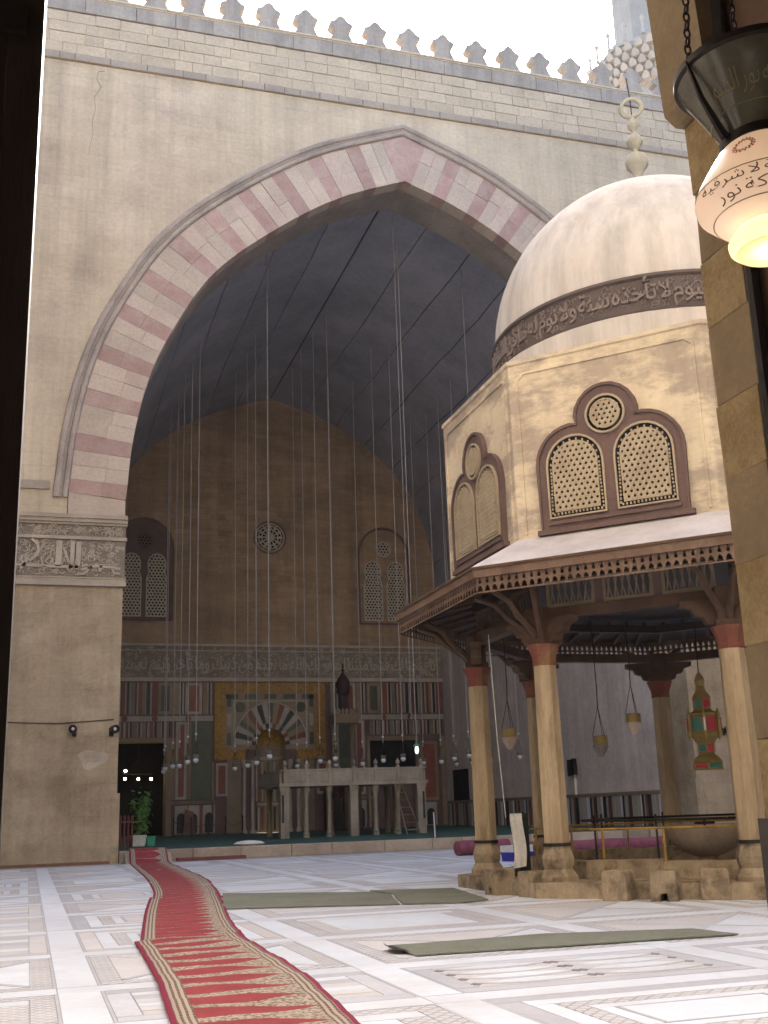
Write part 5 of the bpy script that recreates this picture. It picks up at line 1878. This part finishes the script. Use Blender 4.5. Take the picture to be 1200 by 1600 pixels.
# ================================================================== HANGING GLASS LAMPS OF THE HALL
ROWS = [('left', [(-5.82, 11.08), (-5.88, 13.06), (-6.0, 14.8), (-6.02, 17.0), (-6.1, 19.2), (-5.95, 21.2)]),
        ('second', [(-3.06, 10.14), (-2.9, 13.66), (-2.79, 16.3), (-2.98, 18.6)]),
        ('middle', [(.29, 12.73), (.17, 14.9), (.1, 17.2), (.2, 19.6)]),
        ('fourth', [(2.86, 14.15), (3.5, 13.3), (3.1, 18.3), (2.05, 19.3)]),
        ('fifth', [(6.2, 12.3), (6.3, 14.4), (6.47, 16.6), (6.25, 18.5)]),
        ('right', [(8.9, 10.4), (8.9, 13.0), (8.8, 16.2), (8.9, 18.8), (8.9, 21.0)])]
ORD = 'nearest second third fourth fifth sixth'.split()
ZL = 3.4
lp_globe = MB().lathe([(.001, -.13), (.05, -.12), (.095, -.08), (.115, -.02), (.11, .03), (.085, .06)], 12).mesh('glass_globe', T['globe'], True)
lp_coll = MB().lathe([(.088, .05), (.095, .06), (.125, .14), (.13, .2), (.12, .2), (.09, .08)], 12).mesh('glass_collar', T['greyglass'], True)
lp_ball = MB().ball((0, 0, 1.0), .05, 8, 6, 1.1).mesh('chain_ball', T['globe'], True)
c3 = MB()
for k in range(3):
    a = 2 * PI * k / 3
    c3.tube([(.125 * math.cos(a), .125 * math.sin(a), .2), (0, 0, .75)], .007, 4)
c3 = c3.mesh('sling', T['iron'])
T['chain'] = pm('pale lamp chain', (.42, .40, .39), (.34, .33, .32), 4, bump=0, rough=.5)
lp_long = MB().tube([(0, 0, 0), (0, 0, 1)], .02, 5).mesh('long_chain', T['chain'])
for rn, L_ in ROWS:
    for i, (x, y) in enumerate(L_):
        dz = random.uniform(-.05, .05)
        last = ' (last)' if False else ''
        t = thing('hanging_lamp', 'white glass lamp on long chain, %s of the %s row in the hall' % (ORD[i], rn), 'hanging lamp', (x, y, ZL + dz), random.uniform(0, 6), 'glass lamps hanging in rows in the hall')
        link('glass_globe', lp_globe, t, loc=(0, 0, 0))
        link('glass_collar', lp_coll, t, loc=(0, 0, 0))
        link('sling', c3, t, loc=(0, 0, 0))
        link('chain_ball', lp_ball, t, loc=(0, 0, 0))
        o = link('long_chain', lp_long, t, loc=(0, 0, .74))
        o.scale = (1, 1, profz(x) - ZL - .74 + .2)
# one electric lamp with a green cap
t = thing('pendant_lamp', 'bright white pendant lamp with a green cap above the tribune, right end', 'pendant lamp', (1.45, 5.4, 3.38))
mk('bulb_glass', MB().lathe([(.001, -.2), (.05, -.18), (.08, -.08), (.07, .02), (.045, .08)], 10), emit('white lamp glass', (.9, .95, 1.0), .35), t, smooth=True, loc=(0, 0, 0))
mk('cap', MB().lathe([(.05, .07), (.13, .1), (.06, .17), (.02, .2)], 10), T['potg'], t, smooth=True, loc=(0, 0, 0))
mk('long_chain', MB().tube([(0, 0, .2), (0, 0, profz(1.45) - 3.3)], .014, 5), T['chain'], t, loc=(0, 0, 0))
# lamp chains whose lamps hang out of sight near the arch
for i, (x, y, zb) in enumerate(((0.55, 3.2, 4.3), (-4.3, 4.0, 4.4), (3.9, 4.6, 4.2))):
    tag(mk('bare_chain', MB().tube([(x, y, zb), (x + .01, y, 12), (x, y, profz(x) + .1)], .014, 5).ball((x, y, zb), .05, 8, 6), T['rope']), 'bare pale lamp chain hanging near the mouth of the arch, %s of three' % ('middle', 'left', 'right')[i], 'chain', 'bare chains near the arch')

# ================================================================== POTTED FICUS
pf = thing('potted_ficus', 'leafy green ficus in a white and green pot at the left jamb of the arch', 'potted plant', (-8.4, 5.2, .335))
mk('pot', MB().lathe([(.26, 0), (.30, .05), (.34, .30), (.36, .31), (.36, .36), (.31, .36), (.30, .3), (.001, .3)], 4, a0=PI / 4, a1=2 * PI + PI / 4), T['potw'], pf, loc=(-.1, 0, 0))
mk('side_pot', MB().lathe([(.16, 0), (.20, .26), (.22, .27), (.22, .31), (.17, .31), (.001, .28)], 4, a0=PI / 4, a1=2 * PI + PI / 4), T['potg'], pf, loc=(.3, -.05, 0))
rr = random.Random(21)
stems = MB()
tips = []
for k in range(7):
    a = rr.uniform(0, 6.28)
    h = rr.uniform(.9, 1.5)
    sp = rr.uniform(.05, .4)
    pts = [(.03 * math.cos(a), .03 * math.sin(a), .3)]
    for j in range(1, 6):
        f_ = j / 5
        pts.append((sp * f_ ** 1.3 * math.cos(a) + rr.uniform(-.03, .03), sp * f_ ** 1.3 * math.sin(a) + rr.uniform(-.03, .03), .3 + h * f_))
        tips.append(Vector(pts[-1]))
    stems.tube(pts, [.022, .02, .016, .012, .009, .005], 5)
mk('stems', stems, T['bark'], pf, loc=(0, 0, 0))
lm = []
for v in range(6):
    b = rr.uniform(.2, .5)
    mb = MB()
    L_, w_ = .17, .055
    mb.add([(0, 0, 0), (L_ * .35, w_, .01 - b * .02), (L_ * .7, w_ * .75, -b * .04), (L_, 0, -b * .10), (L_ * .7, -w_ * .75, -b * .04), (L_ * .35, -w_, .01 - b * .02), (L_ * .5, 0, .018 - b * .02)],
           [(0, 6, 1), (1, 6, 2), (2, 6, 3), (3, 6, 4), (4, 6, 5), (5, 6, 0)])
    lm.append(mb.mesh('leaf', T['leaf']))
for k in range(280):
    c = rr.choice(tips)
    p = c + Vector((rr.gauss(0, .08), rr.gauss(0, .08), rr.gauss(0, .10)))
    if p.z < .42: p.z = .42 + rr.random() * .2
    o = link('leaf', lm[k % 6], pf, loc=p)
    o.rotation_euler = (rr.uniform(-.6, .6), rr.uniform(-.3, .9), rr.uniform(0, 6.28))
    s_ = rr.uniform(.8, 1.3)
    o.scale = (s_, s_, s_)

# low red wooden rail beside the jamb
rk = thing('low_rail', 'low red wooden rail inside the left jamb of the arch', 'rail', (-9.3, 3.0, .335))
for k in range(4):
    mk('post', MB().lathe([(.03, 0), (.04, .3), (.025, .6), (.04, .95), (.001, 1.02)], 6), T['plank'], rk, loc=(.0 + k * .16, .5 * k - .6, 0))
mk('rail_bar', MB().bar((0, -.6, .8), (.48, .9, .8), .04).bar((0, -.6, .3), (.48, .9, .3), .04), T['plank'], rk, loc=(0, 0, 0))

# ================================================================== CARPETS
def math_node(n, l, op, a, b=None, c=None, clamp=False):
    m = n.new('ShaderNodeMath')
    m.operation = op
    m.use_clamp = clamp
    for i, v in enumerate((a, b, c)):
        if v is None: continue
        if isinstance(v, (int, float)): m.inputs[i].default_value = v
        else: l.new(v, m.inputs[i])
    return m.outputs[0]


def rug_mat(name, per, wide, tipa, tipb):
    m = pm(name, (.30, .052, .058), (.24, .042, .048), 3, rough=.95, bump=.45, bscale=60, bdist=.006, fine=.14)
    n, l = m.node_tree.nodes, m.node_tree.links
    b = n['Principled BSDF']
    red = b.inputs['Base Color'].links[0].from_socket
    uv = n.new('ShaderNodeUVMap')
    sx = n.new('ShaderNodeSeparateXYZ')
    l.new(uv.outputs[0], sx.inputs[0])
    u, v = sx.outputs[0], sx.outputs[1]
    N = lambda op, a, b_=None, c=None, clamp=False: math_node(n, l, op, a, b_, c, clamp)
    fr = N('FRACT', N('DIVIDE', v, per))
    d = N('MULTIPLY', N('ABSOLUTE', N('SUBTRACT', fr, .5)), 2.0)
    h = N('MULTIPLY', N('DIVIDE', N('SUBTRACT', tipb, u), tipb - tipa, clamp=True), wide)
    h = N('POWER', h, .8)
    tong = N('LESS_THAN', d, h)
    field = N('MULTIPLY', N('GREATER_THAN', u, .15), N('LESS_THAN', u, .87))
    # beige figured ground
    nz = n.new('ShaderNodeTexNoise'); nz.inputs['Scale'].default_value = 38; nz.inputs['Detail'].default_value = 4
    g_ = n.new('ShaderNodeNewGeometry'); l.new(g_.outputs['Position'], nz.inputs['Vector'])
    rp = n.new('ShaderNodeValToRGB')
    rp.color_ramp.elements[0].position = .40; rp.color_ramp.elements[0].color = (.17, .12, .09, 1)
    rp.color_ramp.elements[1].position = .56; rp.color_ramp.elements[1].color = (.42, .36, .285, 1)
    l.new(nz.outputs[0], rp.inputs[0])

    def mix(f, a, b_):
        x = n.new('ShaderNodeMix'); x.data_type = 'RGBA'
        if isinstance(f, (int, float)): x.inputs[0].default_value = f
        else: l.new(f, x.inputs[0])
        for i, s_ in ((6, a), (7, b_)):
            if isinstance(s_, tuple): x.inputs[i].default_value = s_
            else: l.new(s_, x.inputs[i])
        return x.outputs[2]
    c = mix(tong, rp.outputs[0], red)
    # borders: stripes across u
    st = N('FRACT', N('MULTIPLY', u, 26.0))
    ck = N('GREATER_THAN', N('FRACT', N('MULTIPLY', v, 14.0)), .5)
    stripe = mix(N('GREATER_THAN', st, .55), (.40, .34, .275, 1), mix(ck, (.10, .075, .06, 1), (.24, .15, .11, 1)))
    c = mix(field, stripe, c)
    edge = N('MAXIMUM', N('LESS_THAN', u, .035), N('GREATER_THAN', u, .965))
    c = mix(edge, c, (.27, .035, .07, 1))
    l.new(c, b.inputs['Base Color'])
    return m


def cat1(P, n):
    out = []
    Q = [Vector(P[0]) * 2 - Vector(P[1])] + [Vector(p) for p in P] + [Vector(P[-1]) * 2 - Vector(P[-2])]
    for i in range(1, len(Q) - 2):
        for k in range(n):
            t = k / n
            p0, p1, p2, p3 = Q[i - 1], Q[i], Q[i + 1], Q[i + 2]
            out.append(.5 * (2 * p1 + (p2 - p0) * t + (2 * p0 - 5 * p1 + 4 * p2 - p3) * t * t + (3 * p1 - p0 - 3 * p2 + p3) * t ** 3))
    out.append(Vector(P[-1]))
    return out


def rug(name, lab, L_, R_, mat, z0, ncr=8, v0=0.0):
    m_ = 9
    def resamp(P, N):
        P = cat1(P, 12)
        s = [0]
        for a, b in zip(P, P[1:]): s.append(s[-1] + (b - a).length)
        out = []
        for i in range(N + 1):
            t = s[-1] * i / N
            j = 0
            while j < len(s) - 2 and s[j + 1] < t: j += 1
            f_ = (t - s[j]) / max(s[j + 1] - s[j], 1e-6)
            out.append(P[j].lerp(P[j + 1], f_))
        return out, s[-1]
    N = 48
    A, la = resamp([(x, y, z) for x, y, z in L_], N)
    B, lb = resamp([(x, y, z) for x, y, z in R_], N)
    mb = MB()
    uvs = []
    rr = random.Random(len(name) + int(abs(L_[0][0]) * 100))
    for i in range(N + 1):
        for k in range(m_ + 1):
            u = k / m_
            p = A[i].lerp(B[i], u)
            wave = .006 * math.sin(i * .9 + k) + .004 * math.sin(i * 2.3 - k * .7)
            mb.v.append((p.x, p.y, p.z + z0 + wave))
            uvs.append((u, v0 + (la + lb) / 2 * i / N))
    for i in range(N):
        for k in range(m_):
            a = i * (m_ + 1) + k
            mb.f.append((a, a + 1, a + m_ + 2, a + m_ + 1))
    mb.m = [0] * len(mb.f)
    o = mk(name, mb, mat, smooth=True)
    uvl = o.data.uv_layers.new(name='UVMap')
    for p in o.data.polygons:
        for li in p.loop_indices:
            uvl.data[li].uv = uvs[o.data.loops[li].vertex_index]
    so = o.modifiers.new('thick', 'SOLIDIFY')
    so.thickness = .014
    so.offset = -1
    tag(o, lab, 'carpet', 'red prayer carpets laid end to end')
    return o


RA = rug_mat('red prayer carpet', .50, .60, .52, .86)
RB = rug_mat('red runner carpet', .42, .95, .60, .80)
RC = rug_mat('far red runner carpet', .42, .92, .62, .82)
z = lambda P: [(x, y, 0) for x, y in P]
rug('prayer_carpet', 'nearest red carpet with wide beige gaps between its pointed panels', z([(-11.30, -29.8), (-11.16, -26.78), (-11.06, -25.11), (-10.99, -23.06), (-10.97, -22.15)]), z([(-10.36, -30.2), (-10.15, -27.31), (-9.98, -25.38), (-9.93, -23.17), (-9.90, -21.9)]), RA, .036)
rug('prayer_carpet', 'middle red carpet of the runner, curving left of the green mat', z([(-10.94, -22.4), (-10.73, -20.4), (-10.48, -18.11), (-10.16, -15.5)]), z([(-9.91, -22.6), (-9.69, -20.28), (-9.32, -17.41), (-9.05, -15.2)]), RB, .022)
rug('prayer_carpet', 'far red carpet of the runner, climbing onto the platform at the left jamb', [(-10.16, -15.9, 0), (-9.92, -13.58, 0), (-9.62, -9.04, 0), (-9.40, -4.0, 0), (-9.28, -1.3, 0), (-9.25, -.8, .03), (-9.23, -.42, .185), (-9.22, -.06, .345), (-9.22, .4, .37), (-9.22, 1.6, .345)],
    [(-9.14, -16.2, 0), (-8.87, -13.78, 0), (-8.53, -10.21, 0), (-8.30, -4.0, 0), (-8.2, -1.3, 0), (-8.18, -.8, .03), (-8.17, -.42, .185), (-8.16, -.06, .345), (-8.16, .4, .37), (-8.16, 1.6, .345)], RC, .014)
tag(mk('ramp', MB().prism([(-.62, 0.016), (.0, 0.016), (.0, .29), (-.1, .25)], lambda a, b, t: (t, a - .03, b - .012), -9.35, -8.05), T['platform']), 'stone ramp block under the far end of the red carpet', 'ramp')


# green mats
def rag(poly, st=.16, j=.012):
    """polygon with slightly uneven woven edges"""
    q = random.Random(3)
    out = []
    for a, b in zip(poly, poly[1:] + poly[:1]):
        n_ = max(1, int(math.hypot(b[0] - a[0], b[1] - a[1]) / st))
        for i in range(n_):
            out.append((a[0] + (b[0] - a[0]) * i / n_ + q.uniform(-j, j), a[1] + (b[1] - a[1]) * i / n_ + q.uniform(-j, j)))
    return out


m1 = thing('green_mat', 'long olive green mat lying between the red carpet and the fountain', 'mat', (-7.3, -17.3, 0), group='green mats on the court floor')
mk('mat_half', MB().prism(rag([(-9.02, -15.5), (-7.05, -17.0), (-6.9, -17.6), (-7.35, -19.45), (-9.52, -18.55)]), lambda a, b, t: (a, b, t), .013, .024), T['gmat'], m1)
mk('mat_half', MB().prism(rag([(-6.95, -16.75), (-5.75, -17.2), (-6.15, -19.6), (-6.6, -19.8), (-7.30, -19.44), (-6.86, -17.6)]), lambda a, b, t: (a, b, t), .013, .029), T['gmat'], m1)
m2 = thing('green_mat', 'narrow olive green mat in the foreground with a curled corner', 'mat', (-7.4, -24.3, 0), group='green mats on the court floor')
mk('mat_sheet', MB().prism(rag([(-8.86, -23.85), (-7.28, -23.78), (-5.94, -24.2), (-5.86, -24.8), (-7.43, -24.72), (-8.88, -24.62)]), lambda a, b, t: (a, b, t), .013, .024), T['gmat'], m2)
mk('curled_corner', MB().add([(-8.86, -23.95, .033), (-8.86, -24.45, .033), (-8.95, -24.02, .045), (-8.97, -24.38, .04), (-8.98, -24.05, .075), (-9.0, -24.3, .06)], [(0, 1, 3, 2), (2, 3, 5, 4)]), T['iron'], m2)

# ================================================================== SPOTLIGHTS
def spot(lab, p, rz):
    t = thing('spotlight', lab, 'spotlight', p, rz, 'black spotlights on the arch piers')
    mk('housing', MB().lathe([(.06, -.10), (.10, -.08), (.115, .0), (.12, .12), (.105, .12), (.09, .03), (.001, .02)], 12).map(lambda a, b, c: (a, -c - .15, b)), T['iron'], t, smooth=True, loc=(0, 0, 0))
    mk('lens', MB().ball((0, -.2, 0), .05, 8, 6), T['globe'], t, smooth=True, loc=(0, 0, 0))
    mk('bracket', MB().box(-.03, .03, -.1, .02, -.14, -.04).box(-.06, .06, -.03, .02, -.2, .04), T['iron'], t, loc=(0, 0, 0))


spot('black round spotlight on the left pier, farther from the jamb edge', (-10.86, -.02, 3.78), -.25)
spot('black round spotlight at the jamb edge of the left pier', (-9.82, -.02, 3.77), .5)
spot('black spotlight on the right pier, seen right of the coloured lantern', (10.84, -.02, 3.55), .6)
ws_ = thing('wall_speaker', 'pair of slim black loudspeakers on the side wall with a white conduit', 'loudspeaker', (9.5, 9.0, 2.6))
mk('speaker_box', MB().box(-.14, .02, -.3, -.12, -.2, .45), T['iron'], ws_, loc=(0, 0, 0))
mk('speaker_box', MB().box(-.16, .0, .06, .24, -.25, .42), T['iron'], ws_, loc=(0, 0, 0))
mk('conduit', MB().box(-.02, .08, -.06, .0, -1.0, -.2), T['paper'], ws_, loc=(0, 0, 0))

# ================================================================== ENTRANCE SIDE: jamb, door leaf, lamp, walls
JX, JY = -9.885, -31.1
cw_ = thing('entrance_wall', 'ochre and grey striped stone jamb at the right edge, near the viewer', 'wall', (JX, JY, 0))
mk('wall_body', MB().box(JX + .5, 16.6, JY - 2, JY, -.1, 29).box(-16.6, -13.6, JY - 2, JY, -.1, 29).box(-13.6, JX + .5, JY - 2, JY, 5.0, 29), T['courtwall'], cw_)
mk('reveal_wall', MB().box(JX + .035, JX + .52, JY - 5.5, JY - .235, -.1, 5.0), T['jr'], cw_)
zb = [1.137, 1.37, 1.66, 1.92, 2.21, 2.465, 2.745, 2.99, 3.26, 3.53]
for i, (a, b) in enumerate(zip(zb, zb[1:])):
    mt = 'jy' if i % 2 == 0 else 'jg'
    o = mk('jamb_stone', MB().jbox(JX + random.uniform(-.004, .004), JX + .5, JY - .23, JY + random.uniform(-.004, .002), a + .0008, b - .0008, .003), T[mt], cw_)
    bv = o.modifiers.new('worn', 'BEVEL'); bv.width = .004; bv.segments = 2
mk('dado_slab', MB().box(JX - .015, JX + .5, JY - .26, JY + .015, .55, 1.135), T['jd'], cw_)
mk('dado_slab', MB().box(JX - .01, JX + .5, JY - .26, JY + .01, -.05, .548), T['jr'], cw_)
mk('corbel', MB().prism([(-.075, 3.62), (-.07, 3.57), (-.03, 3.535), (.5, 3.535), (.5, 5.0), (-.13, 5.0), (-.125, 4.6), (-.1, 4.2), (-.085, 3.9)], lambda a, b, t: (JX + a, t, b), JY - .26, JY + .01), T['jg'], cw_)
mk('conduit_pipe', MB().tube([(JX + .005, JY - .262, 0), (JX + .005, JY - .262, 5)], .022, 8), T['iron'], cw_)
mk('passage_shell', MB().box(-14.2, -13.6, JY - 6, JY - 2, -.1, 5.2).box(-13.6, JX + .52, JY - 6, JY - 5.5, -.1, 5.2).box(-14.2, JX + .52, JY - 6, JY - 2, 5.0, 5.3), T['jr'], cw_)
for s in (-1, 1):
    c_ = thing('court_side_wall', 'plain high plastered wall closing the courtyard on the %s' % ('left' if s < 0 else 'right'), 'wall', (s * 16.9, -15, 0), group='side walls of the courtyard')
    xa, xb = sorted((s * 16.2, s * 17.6))
    mk('wall_body', MB().box(xa, xb, JY - .01, 0, -.1, 29), T['courtwall'], c_)

dl = thing('door_leaf', 'black wooden door leaf standing open at the left edge of the view', 'door', (-12.08, -32.2, 0))
for k in range(5):
    x1 = -12.075 - k * .24
    mk('door_plank', MB().jbox(x1 - .236, x1, -32.24, -32.18 + .004 * (k % 2), .02, 3.6, .002), T['darkwood'], dl)
mk('edge_batten', MB().jbox(-12.13, -12.068, -32.26, -32.235, .1, 3.5, .003), T['darkwood'], dl)
for zz in (.4, 1.5, 2.6, 3.3):
    mk('iron_strap', MB().box(-13.2, -12.10, -32.275, -32.262, zz, zz + .06), T['iron'], dl)

# near hanging lamp
LX, LY = -10.632, -32.41
lampt = thing('mosque_lamp', 'large lit mosque lamp with pink frosted globe and dark glass collar, close to the viewer', 'hanging lamp', (LX, LY, 2.27))


def trans_mat(name, c, tr, rough=.3):
    m = bpy.data.materials.new(name); m.use_nodes = True
    n, l = m.node_tree.nodes, m.node_tree.links
    b = n['Principled BSDF']
    b.inputs['Base Color'].default_value = col4(c); b.inputs['Roughness'].default_value = rough
    nz = n.new('ShaderNodeTexNoise'); nz.inputs['Scale'].default_value = 9
    g_ = n.new('ShaderNodeNewGeometry'); l.new(g_.outputs['Position'], nz.inputs['Vector'])
    hs = n.new('ShaderNodeHueSaturation'); hs.inputs['Color'].default_value = col4(c)
    r_ = n.new('ShaderNodeMapRange'); r_.inputs[3].default_value = .88; r_.inputs[4].default_value = 1.1
    l.new(nz.outputs[0], r_.inputs[0]); l.new(r_.outputs[0], hs.inputs['Value']); l.new(hs.outputs[0], b.inputs['Base Color'])
    t = n.new('ShaderNodeBsdfTranslucent'); l.new(hs.outputs[0], t.inputs['Color'])
    mx = n.new('ShaderNodeMixShader'); mx.inputs[0].default_value = tr
    l.new(b.outputs[0], mx.inputs[1]); l.new(t.outputs[0], mx.inputs[2]); l.new(mx.outputs[0], n['Material Output'].inputs['Surface'])
    return m


T['frost'] = trans_mat('frosted pink lamp glass', (.86, .76, .70), .5)
T['foot'] = trans_mat('frosted lamp foot glass', (.85, .74, .52), .6)
T['smoke'] = pm('smoked collar glass', (.15, .145, .105), (.11, .105, .08), 6, rough=.18, bump=.05, spec=.7)
T['goldink'] = pm('gilt letters', (.30, .24, .12), None, 8, rough=.4, bump=0)
T['redink'] = pm('red enamel', (.45, .06, .04), None, 8, rough=.5, bump=0)
T['blackink'] = pm('black enamel', (.13, .085, .05), None, 8, rough=.5, bump=0)
GP = [(.072, .237), (.085, .225), (.112, .185), (.136, .145), (.145, .12), (.14, .10), (.115, .075), (.082, .055), (.072, .048)]
BP = [(.070, .238), (.080, .27), (.105, .32), (.135, .375), (.152, .40), (.154, .41), (.146, .405), (.10, .33), (.074, .26)]


def rz_at(P, z):
    for a, b in zip(P, P[1:]):
        lo, hi = sorted((a[1], b[1]))
        if lo <= z <= hi and hi > lo:
            return a[0] + (b[0] - a[0]) * (z - a[1]) / (b[1] - a[1])
    return P[0][0]


L0 = dict(loc=(0, 0, 0))
mk('glass_globe', MB().lathe(GP, 40), T['frost'], lampt, smooth=True, **L0)
mk('glass_foot', MB().lathe([(.070, .050), (.076, .040), (.088, .022), (.086, .010), (.074, .0), (.066, .002)], 36), T['foot'], lampt, smooth=True, **L0)
mk('glass_collar', MB().lathe(BP, 40), T['smoke'], lampt, smooth=True, **L0)
mk('rim_band', MB().lathe([(.153, .400), (.160, .404), (.160, .418), (.152, .420)], 40), T['iron'], lampt, smooth=True, **L0)
mk('neck_band', MB().lathe([(.073, .228), (.082, .232), (.083, .250), (.074, .256)], 32), T['iron'], lampt, smooth=True, **L0)
ac = math.atan2(CAM.y - LY, CAM.x - LX)     # direction towards the viewer


def on_lamp(mb, P, a0, span, z0, h, out=.0012):
    def f(x, y, t):
        zz = z0 + h * y
        an = ac + a0 + span * x
        r_ = rz_at(P, zz) + out * (1 + t * .6)
        return (r_ * math.cos(an), r_ * math.sin(an), zz)
    return mb.map(f)


for i, (txt, a0, sp, z0, h, mt, P) in enumerate((('زيتونة لا شرقية', -1.0, 1.7, .099, .024, 'blackink', GP), ('مباركة نور', -.8, 1.45, .076, .022, 'blackink', GP), ('الله نور السم', -.75, 1.3, .30, .06, 'goldink', BP))):
    for wm in words_mb(txt, 1, .2, -.008):
        mk('lettering', on_lamp(wm, P, a0, sp, z0, h), T[mt], lampt, **L0)
# red wreath and thin lines on the globe
mb = MB()
for wa in (-.28, -1.55, 1.0):
    for k in range(16):
        a = 2 * PI * k / 16
        for rr_ in (1.0, .78):
            cx, cz = wa + .20 * rr_ * math.cos(a + rr_), .19 + .020 * rr_ * math.sin(a + rr_)
            q = .9
            pts = []
            for (du, dz) in ((-.03, 0), (0, -.0035), (.03, 0), (0, .0035)):
                zz = cz + dz
                an = ac + cx + du
                r_ = rz_at(GP, zz) + .0015
                pts.append((r_ * math.cos(an), r_ * math.sin(an), zz))
            mb.add(pts, [(0, 1, 2, 3)])
tag(mk('enamel_wreath', mb, T['redink'], lampt, **L0), kind='stuff')
mb = MB()
for zz, P in ((.128, GP), (.072, GP), (.295, BP)):
    r_ = rz_at(P, zz) + .0008
    mk('enamel_line', MB().tube([(r_ * math.cos(2 * PI * i / 40), r_ * math.sin(2 * PI * i / 40), zz) for i in range(41)], .0012, 4), T['goldink'], lampt, **L0)


def chain(mb, p, q, n, r_=.011):
    p, q = Vector(p), Vector(q)
    d = (q - p) / n
    t = d.normalized()
    a = t.cross(Vector((0, 1, 0.1))).normalized()
    b = t.cross(a)
    for i in range(n):
        c = p + d * (i + .5)
        s_ = a if i % 2 else b
        pts = [c + t * (d.length * .62 * math.cos(2 * PI * k / 8)) + s_ * (r_ * .62 * math.sin(2 * PI * k / 8)) for k in range(9)]
        mb.tube(pts, .0028, 4, cap=False)


for k, da in enumerate((-.85, 1.25, 3.3)):
    an = ac + da
    p = Vector((.155 * math.cos(an), .155 * math.sin(an), .41))
    mb = MB()
    chain(mb, p, (p.x * .55, p.y * .55, 1.35), 46)
    mb.tube([(p.x * 1.03, p.y * 1.03, .41), (p.x * .86, p.y * .86, .33), (p.x * .62, p.y * .62, .262), (p.x * .55, p.y * .55, .245)], [.004, .006, .009, .010], 6)
    mk('chain', mb, T['iron'], lampt, **L0)
for k, da in enumerate((-.35, .5)):
    an = ac + da
    mk('strap', MB().bar((.15 * math.cos(an), .15 * math.sin(an), .41), (.05 * math.cos(an), .05 * math.sin(an), 1.4), .020, .008), T['iron'], lampt, **L0)
T['lampbulb'] = emit('lamp bulb', (1.0, .80, .50), 3)
mk('bulb', MB().ball((0, 0, .075), .022, 10, 8), T['lampbulb'], lampt, smooth=True, **L0)
pl_ = bpy.data.lights.new('lamp_light', 'POINT')
pl_.energy = .32
pl_.color = (1.0, .84, .60)
pl_.shadow_soft_size = .03
po = bpy.data.objects.new('lamp_light', pl_)
COL.objects.link(po)
po.parent = lampt
po.location = (0, 0, .045)

# ================================================================== MINARET
mt_ = thing('minaret', 'pale octagonal stone minaret rising behind the battlements at the right', 'minaret', (29.2, 26, 0))
O8 = dict(a0=PI / 8, a1=2 * PI + PI / 8)
mk('shaft', MB().lathe([(4.6, 0), (4.6, 36), (4.1, 37.5), (4.0, 49.2)], 8, **O8), T['minaret'], mt_, **L0)
mk('corbel_core', MB().lathe([(4.0, 48.9), (4.25, 49.6), (4.7, 50.5), (5.2, 51.45)], 24), T['minaret'], mt_, **L0)
cell = MB().prism([(-.26, 0), (.26, 0), (.26, .22), (.17, .38), (0, .5), (-.17, .38), (-.26, .22)], lambda a, b, t: (a, t - b * .45, b), -.16, .22).mesh('muqarnas_cell', T['minaret'])
for i in range(5):
    r0 = 4.12 + i * .25
    for k in range(44):
        a = 2 * PI * (k + .5 * (i % 2)) / 44
        link('muqarnas_cell', cell, mt_, loc=(r0 * math.cos(a), r0 * math.sin(a), 48.95 + i * .5), rz=a + PI / 2)
mk('balcony_slab', MB().lathe([(4.0, 51.4), (5.5, 51.5), (5.5, 51.75), (4.0, 51.75)], 8, **O8), T['minaret'], mt_, **L0)
for k in range(24):
    a = 2 * PI * k / 24
    mk('balcony_post', MB().lathe([(.16, 0), (.12, .2), (.1, 1.1), (.2, 1.25), (.001, 1.55)], 6), T['minaret'], mt_, loc=(5.2 * math.cos(a), 5.2 * math.sin(a), 51.75))
mk('upper_shaft', MB().lathe([(3.2, 51.7), (3.1, 61), (.01, 66)], 8, **O8), T['minaret'], mt_, **L0)

# ================================================================== HAZE
hz = MB().box(-122, 122, -122, 122, -1.6, 72).mesh('haze', [])
hm = bpy.data.materials.new('dusty air')
hm.use_nodes = True
hn, hl = hm.node_tree.nodes, hm.node_tree.links
hn.remove(hn['Principled BSDF'])
pv = hn.new('ShaderNodeVolumePrincipled')
pv.inputs['Color'].default_value = (.86, .90, 1.0, 1)
pv.inputs['Density'].default_value = .0002
pv.inputs['Anisotropy'].default_value = .3
hl.new(pv.outputs[0], hn['Material Output'].inputs['Volume'])
hz.materials.append(hm)
ho = bpy.data.objects.new('haze', hz)
COL.objects.link(ho)
tag(ho, kind='stuff')
sc.cycles.volume_bounces = 1
